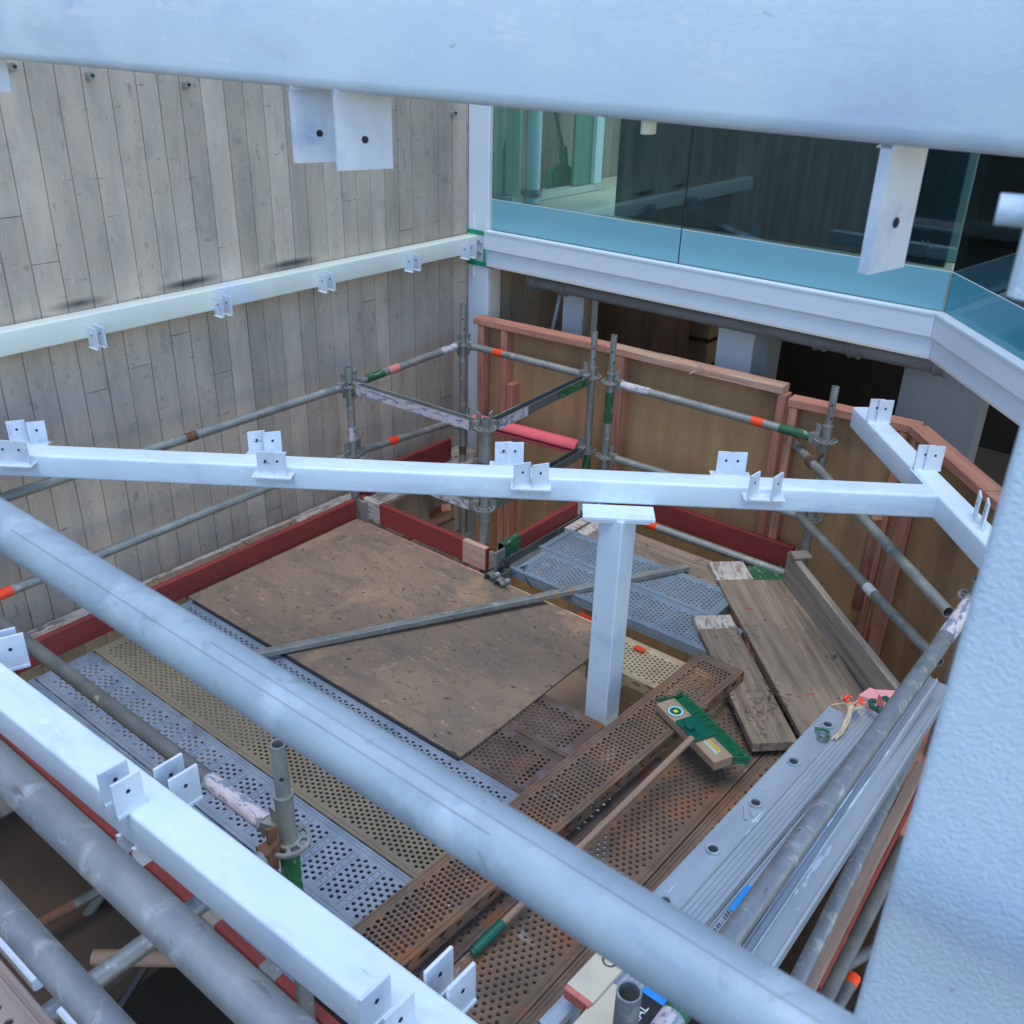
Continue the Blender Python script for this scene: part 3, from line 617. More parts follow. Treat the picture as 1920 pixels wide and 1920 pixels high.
for (k, (t0, j0, s0, u0), lb) in ((0, ((962, 215), (945, 292), (938, 322), (932, 345)), 'green pulley block hung on a rod, left of the indoor pole'), (1, ((1045, 228), (1056, 288), (1057, 302), (1050, 340)), 'green pulley block hung on a rod, right of the indoor pole')):
    yy_ = 4.33; A = PY(*t0, yy_); B = PY(*j0, yy_); Cc = PY(*s0, yy_); D = PY(*u0, yy_); A2 = B+(A-B)*3
    t = thing('pulley', lb, 'pulley', T(*D), 'pulley blocks hanging indoors')
    part('rod', MB().tube((A2-B).length, .014, None, n=12), t, mw=frame(B, A2-B), mat=m_teal)
    part('socket', MB().tube((B-Cc).length+.07, .032, None, n=12), t, mw=frame(Cc-(B-Cc).normalized()*.02, B-Cc), mat=m_teal)
    part('cover', MB().tube(.05, .125, None, x0=-.025, n=28).tube(.07, .09, None, x0=-.035, n=28), t, mw=frame(D, (.25, 1, 0)), mat=m_teal)
# wall seen through the angled panel
solo('rendered_wall', MB().box((5.50, -2.6, 1.735), (5.60, 1.50, 4.2)), m_greenw, 'grey green rendered wall with a dark joint seen through the angled glass', 'wall')
# ---- rooms under the balcony
struct('room_floor', MB().box((XF+.2, -3, -.12), (9.4, YW-.01, 0.0)), m_beige)
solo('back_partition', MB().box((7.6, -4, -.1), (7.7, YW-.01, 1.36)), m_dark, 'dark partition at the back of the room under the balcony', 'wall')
def icol(label, u0, u1, v, x, mat, d=.2, name='interior_column', cat='column'):
    ya = PX(u0, v, x).y; yb = PX(u1, v, x).y
    return solo(name, MB().box((x, yb, .005), (x+d, ya, 1.355)), mat, label, cat)
icol('white interior column beside the leaning rod', 1056, 1092, 570, 5.5, m_icol)
icol('thin timber jamb on the right of the white interior column', 1093, 1103, 570, 5.52, m_block, .05, 'door_jamb', 'jamb')
icol('brown timber panel behind the fence, right of the white interior column', 1105, 1290, 600, 6.0, m_brown, .04, 'sheet_partition', 'partition')
icol('broad grey interior column behind the middle of the fence', 1345, 1412, 640, 5.5, m_icol)
icol('dark slate return beside the broad grey interior column', 1412, 1440, 650, 5.52, m_slate, .2, 'wall_return', 'wall')
icol('slate blue interior wall near the angled facade', 1690, 1850, 720, 5.45, m_slate, .2, 'slate_wall', 'wall')
cr_ = PX(1322, 650, 6.6); t = thing('stacked_crates', 'pale boxes on the room floor behind the fence', 'boxes', T(6.6, cr_.y, 0))
for k in range(3): part('box', MB().bar(.34, rrect(.5, .17, .01, 2)), t, mw=frame((6.55, cr_.y, .45+.2*k), (0, 1, 0)) @ T(-.17, 0, 0), mat=m_block)
for (ua, ub, lb) in (((1052, 545), (1037, 615), 'thin pale rod leaning left of the white interior column'), ((930, 510), (940, 600), 'thin crooked strip hanging behind the corner column')):
    A = PX(*ua, 5.6); B = PX(*ub, 5.6); d = (B-A); solo('leaning_rod', MB().tube(d.length*1.8, .014, None, n=10), m_icol, lb, 'rod', frame(A-d*.25, d))
# ---- drain pipe hung under the facade beam
dp = thing('drain_pipe', 'dark grey drain pipe with couplings hung below the facade beam', 'pipe', T(5.3, 3, 1.2))
A = PX(1000, 527, 5.28); B = PX(1768, 688, 5.28)
part('pipe', MB().tube((B-A).length, .042, None, segs=6), dp, mw=frame(A, B-A), mat=m_pvc)
for u, v in ((1003, 527), (1058, 538), (1540, 640), (1605, 654), (1765, 687)):
    k = tpar(A, B, (u, v)); part('coupling', MB().tube(.07, .049, None, x0=-.035).tube(.012, .056, None, x0=-.03).tube(.012, .056, None, x0=.02), dp, mw=frame(A.lerp(B, k), B-A), mat=m_pvc)
el = A; part('elbow', MB().tube(.16, .042, None, segs=2), dp, mw=frame(el, (.5, .4, .75)), mat=m_pvc)
# ---- plywood fence
zf = 1.008
def fence(label, P, Q, studs, cap, zt=zf, zb=-2.38, capw=.09, smat=None, fp=None):
    P = Vector((P[0], P[1], zt)); Q = Vector((Q[0], Q[1], zt)); d = Q-P; L = d.length; fr = frame(P, d)
    # +y local points to the room or the deck: the studs face the deck
    s = 1 if (fr.to_3x3() @ Vector((0, 1, 0))).dot(Vector((-1, -.3, 0))) > 0 else -1
    t = thing('fence_panel', label, 'fence', fr, 'plywood fence panels round the void')
    part('plywood', MB().box((.0, -s*.012 if s > 0 else 0, zb-zt), (L, 0 if s > 0 else .012, -.046)), t, ml=Matrix.Identity(4), mat=m_fply)
    for (x, w_, mt, z0) in studs: part('stud', MB().bar(-(zb-zt)-.048+z0, rrect(w_, .085, .003, 1), segs=4), t, ml=frame((x, s*.045, zb-zt), (0, 0, 1), (0, 1, 0)) @ Matrix.Rotation(math.pi/2*0, 4, 'X'), mat=mt)
    part('top_rail', MB().bar(L, rrect(.10, .045, .003, 1, s*.04, -.0225), segs=8, wob=.001), t, ml=Matrix.Identity(4), mat=cap)
    return t
def fx(P, Q, uv):
    P = Vector((P[0], P[1], .5)); Q = Vector((Q[0], Q[1], .5)); best = 0; bd = 9e9
    for i in range(500):
        tt = i/499; q = P.lerp(Q, tt)
        for z in (PV(uv[0], uv[1], q.x, q.y),):
            uu = proj((q.x, q.y, z)); e = abs(uu[0]-uv[0])+abs(uu[1]-uv[1])
            if e < bd: bd = e; best = tt
    return best*(Q-P).length
F1a, F1b = (4.98, 4.25), (5.07, 3.20)
F2b = (5.11, 2.03)
F3a, F3b = (4.955, 1.93), (5.02, 1.24)
F4b = (4.40, .69); F5b = (3.9, .22)
fence('plywood fence panel with pink top rail, next to the corner column', F1a, F1b, [(fx(F1a, F1b, (913, 700)), .05, m_stud, 0), (fx(F1a, F1b, (956, 700)), .05, m_stud, 0), (fx(F1a, F1b, (967, 760)), .05, m_stud, -.37)], m_stud)
fence('plywood fence panel with weathered grey top rail, in the middle', F1b, F2b, [(fx(F1b, F2b, (1160, 800)), .045, m_stud, 0), (fx(F1b, F2b, (1168, 800)), .03, m_stud, 0), (fx(F1b, F2b, (1472, 800)), .05, m_stud, 0)], m_studg)
fence('short plywood fence panel with clean pink framing, right of the weathered one', F3a, F3b, [(fx(F3a, F3b, (1487, 820)), .045, m_stud, 0), (.62, .05, m_stud, 0)], m_stud, zt=zf-.002)
fence('angled plywood fence panel with brown top rail, behind the oblique rails', (F3b[0]-.05, F3b[1]-.03), F4b, [(.06, .045, m_stud, 0)], m_stud, zt=zf+.002)
fence('angled plywood fence panel running behind the near white column', (F4b[0]-.003, F4b[1]-.003), F5b, [], m_stud, zt=zf, zb=-.3)
wt = MB(); wq = PZ(1312, 688, zf+.01)
for (a_, b_) in (((-.02, -.01, .0), (.03, .01, .02)), ((.03, .01, .02), (.01, .03, -.03)), ((.01, .03, -.03), (-.03, .05, -.05)), ((-.01, 0, .02), (.02, -.03, -.02))):
    A_ = Vector(a_); B_ = Vector(b_); f_ = frame(A_, B_-A_); L_ = (B_-A_).length
    wt.add([f_ @ Vector((x_, .0018*math.cos(k*2.09), .0018*math.sin(k*2.09))) for x_ in (0, L_) for k in range(3)], [(k, (k+1) % 3, 3+(k+1) % 3, 3+k) for k in range(3)])
solo('tie_wire', wt, m_galvb, 'bent tie wire on the weathered top rail of the fence', 'wire', T(*wq))
# leaning props of the fence
for (a_, b_, lb, w_) in (((1640, 1000), (1607, 1145), 'pink timber strut leaning against the angled fence', .05), ((1690, 990), (1640, 1180), 'dark red timber strut behind the oblique rails', .06)):
    k = .42 if w_ < .055 else .52; xy = Vector((F3b[0], F3b[1])).lerp(Vector(F4b), k)
    A = Vector((xy.x-.10, xy.y-.06, PV(*a_, xy.x-.10, xy.y-.06))); A = PZ(*a_, A.z)
    B = PZ(b_[0], b_[1], -.12); board('timber_strut', lb, 'timber strut', A+(A-B)*.15, B, w_, .045, m_stud, up=(-1, -.6, .2), segs=4)
# ================================================================== SCAFFOLD
ZR = .846; ZL = .37
S1 = (3.69, 4.182); S2 = (4.783, 4.241); S3 = (4.827, 3.198); S4 = (3.715, 3.13); S5 = (4.823, 3.054); S6 = (4.82, 1.663); S7 = (1.125, 1.617); S8 = (1.11, .56); S9 = (3.66, .57); S0 = (1.125, 4.19)
zz = lambda u, v, s: PV(u, v, s[0], s[1])
standard('scaffold standard with white collar against the concrete wall', *S1, zz(655, 688, S1), -2.4, (ZR, zz(660, 850, S1), -.02), bands=((zz(657, 800, S1), zz(658, 826, S1), m_wband, 'white_sleeve'),))
standard('scaffold standard right in front of the white corner column, with a rusty collar low down', *S2, zz(868, 570, S2), -2.4, (ZR, zz(868, 785, S2), zz(872, 1000, S2)), spigot=zz(868, 640, S2)+.05, bands=((zz(870, 835, S2), zz(870, 850, S2), m_rusttube, 'rusty_collar'),))
standard('tall scaffold standard left of the close pair in front of the fence', *S3, zz(1117, 622, S3), -2.4, (ZR, zz(1106, 845, S3)), spigot=zz(1114, 690, S3), bands=((zz(1104, 850, S3), zz(1103, 885, S3), m_green, 'green_paint_band'),))
standard('short scaffold standard ending in a slotted rosette at the free corner of the bay', *S4, zz(912, 785, S4), -1.2, (ZR, .36), bands=((.655, .835, m_galv, 'lower_sleeve'),))
part('outer_sleeve', MB().tube(.18, .036, None), bpy.data.objects[LASTS[0]], mw=frame((S4[0], S4[1], .655), (0, 0, 1)), mat=m_galv)
part('outer_sleeve', MB().tube(.07, .034, None), bpy.data.objects[LASTS[0]], mw=frame((S4[0], S4[1], .28), (0, 0, 1)), mat=m_galv)
standard('scaffold standard with green band, right of the close pair in front of the fence', *S5, zz(1150, 628, S5), -2.4, (ZR, zz(1135, 855, S5)), spigot=zz(1147, 700, S5), bands=((zz(1143, 735, S5), zz(1138, 792, S5), m_green, 'green_paint_band'),))
standard('scaffold standard at the right end of the fence rail, above the grey toe plank', *S6, zz(1568, 725, S6), -2.4, (ZR, zz(1512, 970, S6)), spigot=zz(1556, 800, S6))
standard('near scaffold standard with open top, green below its rosette, rising beside the white beam', *S7, zz(520, 1395, S7), -2.4, (ZR,), spigot=zz(545, 1500, S7)+.02, bands=((ZR-.03, .42, m_green, 'green_paint_band'),))
standard('open topped scaffold standard at the bottom edge, beside the ladder label', *S8, 1.17, -2.4, (ZR,), mat=m_galvc)
standard('scaffold standard half hidden by the near column at the right', *S9, .93, -2.4, (ZR, ZL))
standard('scaffold standard low in the dark gap at the bottom left', .37, 2.75, -.35, -2.4, (-.45,), mat=m_galvd, rmat=m_rusttube)
def V3(s, z): return Vector((s[0], s[1], z))
ledger('top rail along the concrete wall with green, pink and white bands', V3(S1, ZR), V3(S2, ZR), bands=(((683, 707), (716, 695), m_green, 'green_paint_band'), ((726, 692), (745, 687), m_pinkt, 'tape_band'), ((824, 658), (857, 648), m_wband, 'white_paint_band')))
ledger('middle rail along the concrete wall with an orange tape near the short bay', V3(S1, .40), V3(S2, .30), bands=(((727, 829), (744, 823), m_orange, 'tape_band'),))
ledger('long top rail along the concrete wall behind the sloping white beam', V3(S0, ZR), V3(S1, ZR), bands=(((344, 816), (364, 809), m_rusttube, 'glue_patch'),))
ledger('long middle rail along the concrete wall with an orange tape at the left edge', V3(S0, .385), V3(S1, .40), bands=(((0, 1127), (26, 1117), m_orange, 'tape_band'),))
ledger('top rail with orange tape in front of the corner column and first fence panel', V3(S2, ZR), V3(S3, ZR), bands=(((927, 659), (944, 664), m_orange, 'tape_band'),))
lp = ledger('middle rail wrapped in split pink foam, in front of the first fence panel', V3(S2, .31), V3(S3, .345))
# split foam sleeve
A = V3(S2, .31); B = V3(S3, .345); ta = tpar(A, B, (893, 778)); tb = tpar(A, B, (1085, 840)); Lf = (tb-ta)*(B-A).length
prof = [(.050*math.cos(a), .050*math.sin(a)) for a in np.linspace(math.radians(215), math.radians(215+330), 26)]+[(.030*math.cos(a), .030*math.sin(a)) for a in np.linspace(math.radians(215+330), math.radians(215), 26)]
part('foam_sleeve', MB().bar(Lf, prof, caps=False, smooth=True, segs=10).add([(0, y, z) for y, z in prof], [(i, i+1, 50-i, 51-i) for i in range(25)]).add([(Lf, y, z) for y, z in prof], [(51-i, 50-i, i+1, i) for i in range(25)]), lp, mw=frame(A.lerp(B, ta), B-A), mat=m_foam)
ledger('top rail with white peeling band, pink tape and green end, in front of the fence', V3(S5, ZR), V3(S6, ZR), bands=(((1158, 721), (1218, 739), m_wband, 'white_paint_band'), ((1410, 787), (1433, 795), m_orange, 'tape_band'), ((1462, 803), (1528, 821), m_green, 'green_paint_band')))
ledger('middle rail in front of the fence, partly behind the sloping white beam', V3(S5, .35), V3(S6, .37))
transom('white painted channel transom from the wall side to the free corner', V3(S1, ZR), V3(S4, ZR), m_galv, bands=((.0, .99, m_wband),))
transom('channel transom with green end and white end, from free corner to the close pair', V3(S4, ZR), V3(S3, ZR), m_galvd, bands=((.0, .30, m_wband), (.64, .97, m_green)))
transom('lower channel transom, white painted, seen below the sloping beam', V3(S1, .36), V3(S4, .36), m_galv, bands=((.0, .99, m_wband),))
transom('lower grey channel transom from the free corner to the close pair', V3(S4, .36), V3(S3, .36), m_galvd)
r1 = ledger('upper oblique rail clamped behind the end standard, with a dark clamp', PZ(1478, 818, .74), PZ(1778, 1148, .76), mat=m_galv, heads=(0, 0), bands=())
clamp(r1, PZ(1478, 818, .74).lerp(PZ(1778, 1148, .76), tpar(PZ(1478, 818, .74), PZ(1778, 1148, .76), (1525, 865))), PZ(1778, 1148, .76)-PZ(1478, 818, .74), m_rusttube)
r2 = ledger('lower oblique rail with a torn white label', PZ(1500, 968, .37), PZ(1760, 1242, .37), mat=m_galv, heads=(0, 0), bands=(((1626, 1100), (1640, 1115), m_wst, 'torn_label'),))
ledger('near top rail running past the ladders, with green and white paint at its lower end', V3(S8, ZR), V3(S9, ZR+.005), mat=m_galvc, r=.0295, bands=(((1205, 1915), (1232, 1890), m_wband, 'white_paint_band'), ((1232, 1890), (1290, 1830), m_green, 'green_paint_band'), ((1765, 1190), (1800, 1125), m_wband, 'white_paint_band')))
ledger('near middle rail seen between aluminium channels and pink edged timber', PZ(1490, 1850, .36), PZ(1752, 1318, .36), mat=m_galvc, heads=(0, 0), bands=(((1716, 1385), (1732, 1352), m_orange, 'tape_band'),))
ledger('grey rail with peeling white end meeting the near standard', V3(S0, ZR), V3(S7, ZR), mat=m_galvd, bands=(((392, 1462), (508, 1535), m_wband, 'white_paint_band'),))
ledger('short speckled rail from the near standard towards the camera', V3(S7, ZR), (-.8, S7[1], ZR), mat=m_galvc, hmat=m_rusttube)
# rail and tubes on the photographer's own lift, close to the lens
def run(label, uva, uvb, x, z, y0, y1, mat, dx=0., dz=0., bands=()):
    a = Vector((x, y0, z)); b = Vector((x+dx, y1, z+dz))
    return ledger(label, a, b, mat=mat, heads=(0, 0), bands=bands, group='guard rails close to the camera', cat='guard rail')
gr_ = run('broad blurred galvanised guard rail crossing the whole picture', None, None, .3795, 2.3, 1.75, -.55, m_galvb)
for (a0, a1, ph) in ((.95, .30, 2.18), (.62, -.1, 1.75)):
    part('weld_seam', MB().bar(a0-a1, rrect(.0007, .0005, .0001, 1)), gr_, mw=frame((.3795-TR*math.sin(ph-math.pi/2)*1.0, a0, 2.3+TR*math.cos(ph-math.pi/2)), (0, -1, 0)), mat=m_galv)
run('scuffed galvanised guard rail at the lower left, below the white beam', None, None, .344, 1.925, 2.0, -.6, m_galvc)
run('green tinged guard rail crossing the bottom left corner', None, None, .331, 1.585, 1.9, -.6, m_galvc, bands=())
# ================================================================== DECK
PW = .292
plank('grey perforated plank with cross ribs, under the white beam and near standard', (1.640, 1.775, 0), (1.640, 4.02, 0), PW, 'rib', m_greyp)
plank('grey perforated plank mostly hidden below the broad white beam', (1.343, 1.775, -.001), (1.343, 4.02, -.001), PW, 'rib', m_greyp)
plank('mossy yellow brown perforated plank between the grey ribbed one and the next', (1.937, 1.775, .002), (1.937, 4.02, .002), PW, 'dense', m_yell)
plank('grey brown perforated plank along the edge of the plywood sheet', (2.234, 1.775, 0), (2.234, 4.06, 0), PW, 'dense', m_greyp)
plank('dark purplish rusty plank showing below the corner of the plywood sheet', (2.531, 1.775, -.002), (2.531, 4.02, -.002), PW, 'dense', m_rustp)
plank('purplish rusty plank with a pale patch, beside the foot of the white post', (2.828, 1.775, 0), (2.828, 4.02, 0), PW, 'dense', m_rustp)
plank('blue grey plank with cross ribs, nearest the plywood, its dark side showing', (3.865, 1.62, .05), (3.865, 2.93, .05), .298, 'block', m_greyb)
plank('blue grey plank with cross ribs beside the timber board', (4.168, 1.80, .052), (4.168, 2.96, .052), .298, 'block', m_greyb)
plank('cream painted perforated plank sunk below its blue grey neighbour', (3.56, 1.30, -.055), (3.56, 2.98, -.055), .285, 'dense', m_cream)
plank('rusty brown perforated plank lying on top of the others, its slotted side showing', (1.30, 1.658, .105), (3.57, 1.525, .145), .235, 'dense', m_rust)
plank('orange rusty plank with raised collars round its holes, under the broom handle', (1.30, 1.325, 0), (3.68, 1.285, 0), PW, 'collar', m_rust)
plank('rusty plank with ribs of small holes, between the collared plank and the ladders', (1.30, 1.030, .002), (3.68, .985, .002), PW, 'rib', m_rust)
plank('rusty plank under the raised one, level with the deck', (1.30, 1.622, -.002), (2.95, 1.60, -.002), PW, 'dense', m_rustp)
# torn orange/red stickers on plank sides
for (u, v, lb) in ((1100, 1157, 'red label stuck on the dark side of the blue grey plank'), (1200, 1216, 'orange sticker by the cream plank')):
    q = PX(u, v, 3.713) if u == 1100 else PZ(u, v, -.048)
    s_ = solo('plank_sticker', MB().box((-.002, -.05, -.016), (0, .05, .016)) if u == 1100 else MB().box((-.018, -.03, 0), (.018, .03, .002)), m_orange, lb, 'sticker', T(*(q+Vector((-.004, 0, 0)))), 'stickers on the planks')
# plywood sheet
P4 = [PZ(667, 979, .012), PZ(353, 1127, .012), PZ(872, 1422, .012), PZ(1112, 1228, .012), PZ(1113, 1177, .012)]
tri = [P4[0], P4[1], P4[2], P4[3], P4[4]]
mb = MB(); N = 40; top = []
def lerp2(a, b, t): return a+(b-a)*t
A0, B0, C0, D0 = PZ(667, 979, .012), PZ(353, 1127, .012), PZ(872, 1422, .012), PZ(1150, 1196, .012)
# keep the sheet a clean rectangle in plan
cx0, cx1, cy0, cy1 = 2.375, 3.60, 2.115, 4.075
for (sx0, sx1) in ((cx0, cx1),):
    g = MB(); nx, ny = 10, 16; vs = []
    for j in range(ny+1):
        for i in range(nx+1):
            xx = sx0+(sx1-sx0)*i/nx; yy = cy0+(cy1-cy0)*j/ny
            z = .014+.004*mnoise.noise(Vector((xx*1.7, yy*1.7, 5)))+(.006 if j == 0 and i == 0 else 0); vs.append((xx, yy, z))
    k = len(vs); vs += [(a, b, c-.012) for a, b, c in vs]
    fs = [(j*(nx+1)+i, j*(nx+1)+i+1, (j+1)*(nx+1)+i+1, (j+1)*(nx+1)+i) for j in range(ny) for i in range(nx)]
    fs += [tuple(reversed([q+k for q in f])) for f in fs]
    for i in range(nx): fs += [(i, k+i, k+i+1, i+1), (ny*(nx+1)+i+1, k+ny*(nx+1)+i+1, k+ny*(nx+1)+i, ny*(nx+1)+i)]
    for j in range(ny): a = j*(nx+1); b = a+nx+1; fs += [(b, k+b, k+a, a), (a+nx, k+a+nx, k+b+nx, b+nx)]
    g.add(vs, fs, False)
    ply = thing('plywood_sheet', 'large stained brown plywood sheet lying on the deck under the loose metal bar', 'plywood', T(cx0, cy0, 0))
    part('sheet', g, ply, mw=Matrix.Identity(4), mat=m_ply)
    part('black_edge', MB().box((cx0-.012, cy0+.0, .0035), (cx0-.001, cy1-.05, .010)), ply, mw=Matrix.Identity(4), mat=m_edge)
# grit and flakes on the deck
rg = random.Random(11)
def debris(name, lab, cat, pts, mat, n, zf_, s0=.004, s1=.012):
    mbx = MB()
    for k in range(n):
        cx, cy = pts(); z = zf_(cx, cy); s = rg.uniform(s0, s1); a = rg.uniform(0, 6.28); h = s*.35
        vs = [(cx+s*math.cos(a+q*2.1)*rg.uniform(.5, 1), cy+s*math.sin(a+q*2.1)*rg.uniform(.5, 1), z) for q in range(3)]+[(cx, cy, z+h)]
        mbx.add(vs, [(0, 1, 3), (1, 2, 3), (2, 0, 3), (0, 2, 1)])
    o = part(name, mbx, None, mat=mat); o['kind'] = 'stuff'; tag(o, lab, cat); return o
debris('dirt_crumbs', 'dark crumbs of dirt scattered on the plywood and boards', 'dirt', lambda: (rg.uniform(2.5, 3.5), rg.uniform(2.15, 3.9)), m_hole, 150, lambda x, y: .019, .003, .007)
debris('plaster_flakes', 'white plaster flakes scattered over the perforated planks', 'flakes', lambda: (rg.uniform(1.5, 3.3), rg.uniform(1.55, 1.70)), m_wpaint, 26, lambda x, y: .112-(x-2)*.0, .004, .010)
def lit(k=0):
    c = PZ(*rg.choice(((1450, 1325), (1400, 1310), (1395, 1195), (1460, 1300), (1420, 1345))), .09); return c.x+rg.gauss(0, .06), c.y+rg.gauss(0, .05)
mbx = MB()
for k in range(130):
    cx, cy = lit(); a = rg.uniform(0, 3.14); L_ = rg.uniform(.01, .035); dx, dy = math.cos(a)*L_, math.sin(a)*L_; w_ = .0012; z = .094
    mbx.add([(cx-dy*.05, cy+dx*.05, z), (cx+dy*.05, cy-dx*.05, z), (cx+dx, cy+dy, z+rg.uniform(0, .008)), (cx+dx*.5, cy+dy*.5, z+.006)], [(0, 1, 2), (0, 2, 3), (0, 3, 1)])
o = part('leaf_litter', mbx, None, mat=m_hole); o['kind'] = 'stuff'; tag(o, 'dark twiggy litter on the timber boards', 'litter')
# pale ledge boards against the wall
board('ledge_board', 'long cream flashing board lying between the concrete wall and red toe board', 'board', (.2, YW-.155, -.03), (XF-.1, YW-.155, -.03), .28, .03, m_wpaint, segs=20)
board('ply_offcut', 'longer brown plywood offcut lying on the cream ledge board', 'offcut', (2.30, YW-.19, .010), (2.94, YW-.20, .010), .17, .012, m_ply, group=None)
board('ply_offcut', 'shorter brown plywood offcut on the ledge board, nearer the corner', 'offcut', (2.945, YW-.18, .012), (3.33, YW-.19, .012), .15, .012, m_ply)
# toe boards
toe('long red toe board along the concrete wall side of the deck', (.4, 4.115), (3.62, 4.115), 0, .13)
toe('red toe board with pale worn end, between plywood sheet and corner void', (3.675, 4.10), (3.675, 3.06), .0, .14, ends=((.03, .17, m_wpaint, 'white_paint_patch'), (.86, 1.03, m_studg, 'bare_patch')))
toe('red toe board with green end, between corner void and blue grey planks', (3.76, 3.04), (4.76, 3.04), 0, .145, ends=((.0, .16, m_green, 'green_paint_band'), (.74, .99, m_wpaint, 'white_paint_patch')))
toe('red toe board in front of the fence, right of the white post', (4.86, 3.02), (4.86, 1.74), -.0, .145)
toe('red toe board far behind the corner void against the wall', (3.8, 4.33), (4.74, 4.33), -.02, .14)
toe('red toe board below the near white beam, with a bare patch', (1.172, 4.09), (1.172, 1.2), -.05, .095, ends=((1.86, 1.96, m_woodg, 'bare_patch'), (2.2, 2.28, m_galv, 'bare_patch')))
br = thing('toe_board_bracket', 'grey bracket joining the toe boards at the plywood corner', 'bracket', T(3.65, 4.1, 0)); part('plate', MB().box((3.63, 4.03, -.01), (3.65, 4.10, .125)).box((3.65, 4.108, .0), (3.69, 4.118, .125)), br, mw=Matrix.Identity(4), mat=m_galv)
br = thing('toe_board_bracket', 'grey bracket joining the toe boards at the inner corner', 'bracket', T(3.70, 3.03, 0)); part('plate', MB().box((3.66, 2.99, -.03), (3.675, 3.045, .135)).box((3.675, 3.0, -.03), (3.752, 3.012, .135)), br, mw=Matrix.Identity(4), mat=m_galv)
br = thing('toe_board_bracket', 'grey bracket at the right end of the red toe board under the fence', 'bracket', T(4.86, 1.7, 0)); part('plate', MB().box((4.85, 1.69, .02), (4.875, 1.735, .14)), br, mw=Matrix.Identity(4), mat=m_galv)
# aluminium channel under the inner toe board
for k, (y, z) in enumerate(((2.985, .02),)):
    prof = [(-.05, -.03), (.05, -.03), (.05, .03), (.044, .03), (.044, -.024), (-.044, -.024), (-.044, .03), (-.05, .03)]
    solo('metal_channel', MB().bar(1.15, prof, caps=False), m_galvd, 'dark metal channel lying along the inner red toe board', 'channel', frame((3.62, y-.02, z), (1, 0, 0)))
# timber boards
board('scaffold_board', 'timber board with whitened end beyond the blue grey planks, behind the white post', 'scaffold board', (4.455, 3.0, .036), (4.455, 1.62, .036), .24, .035, m_wood, ends=((0, .16, m_wpaint),), group='timber boards at the right end of the deck')
def bpts(a, b, z): return PZ(*a, z), PZ(*b, z)
a, b = Vector((4.705, 1.85, .042)), Vector((3.45, .665, .042)); board('scaffold_board', 'weathered timber board with green end beside the grey toe plank', 'scaffold board', a, b, .222, .035, m_wood, ends=((0, .15, m_green),), group='timber boards at the right end of the deck')
a, b = Vector((4.565, 2.02, .068)), Vector((3.385, .88, .068)); board('scaffold_board', 'red spattered timber board with white end, middle of the three boards', 'scaffold board', a, b, .205, .035, m_woodr, ends=((0, .20, m_wpaint),), group='timber boards at the right end of the deck')
a, b = Vector((3.98, 1.795, .082)), Vector((3.265, 1.10, .082)); board('scaffold_board', 'short timber board with white scuffed end, lying on top beside the broom', 'scaffold board', a, b, .20, .042, m_wood, ends=((0, .12, m_wpaint),), group='timber boards at the right end of the deck')
# weathered toe plank on edge
a = PZ(1484, 1035, .235); b = PZ(1695, 1300, .20)
board('toe_plank', 'grey knotty plank standing on edge at the right of the boards', 'plank', a, b, .04, .24, m_woodg, segs=10)
hs = thing('plank_strap', 'brown folded strap over the top end of the grey knotty plank', 'strap', T(*PZ(1490, 1035, .24))); q = PZ(1492, 1036, .245)
part('strap', MB().bar(.10, rrect(.075, .02, .008, 3)), hs, mw=frame(q-Vector((.05, .0, -.002)), (b-a).cross(Vector((0, 0, 1)))*-1) , mat=m_woodg)
# tube with orange tape behind the toe board
ledger('low grey tube with orange tape beside the timber board with whitened end', (4.70, 3.0, .05), (4.70, 1.5, .05), heads=(0, 0), bands=(((1202, 1010), (1222, 1017), m_orange, 'tape_band'),), group=None)
# loose metal bar across the ply
a, b = PZ(478, 1226, .045), PZ(1290, 1062, .075)
lb = thing('loose_bar', 'long loose metal bar lying across the plywood sheet behind the white post', 'metal bar', T(*a))
part('bar', MB().bar((b-a).length, rrect(.042, .03, .003, 2, 0, -.005), caps=True), lb, mw=frame(a, b-a), mat=m_galv)
k0 = tpar(a, b, (1008, 1117)); L_ = (b-a).length
for k in (0, .035, .075): part('rust_patch', MB().bar(.03, rrect(.030, .031, .003, 2, -.008, -.005)), lb, mw=frame(a.lerp(b, k0+k), b-a), mat=m_block)
# pink and white strip beside the void
board('pink_strip', 'thin pink strip with white end along the plywood edge by the void', 'strip', (3.625, 4.02, -.01), (3.625, 3.0, -.01), .03, .02, m_pst)
board('timber_strut', 'pink timber prop seen down in the corner void', 'timber strut', PZ(835, 945, -.3), PZ(775, 985, -.9), .07, .05, m_stud)
solo('short_tube', MB().tube(.5, TR, TR-.004), m_rusttube, 'short dark tube end in the corner void', 'tube', frame(PZ(850, 968, -.25), (-.6, .5, -.35)))
# ================================================================== WHITE ROOF STEEL
zt = 1.10; zb = .994
mbm = thing('sloping_roof_beam', 'long white steel beam crossing the middle of the picture on the white post', 'steel beam', T(2.8, 2.4, zt))
fa, fb = Vector((1.654, 3.991, zt)), Vector((3.933, .863, zt)); d = (fb-fa).normalized(); nn = Vector((d.y, -d.x, 0)); nn = -nn if nn.x < 0 else nn   # away from camera
BW, BH = .118, .108
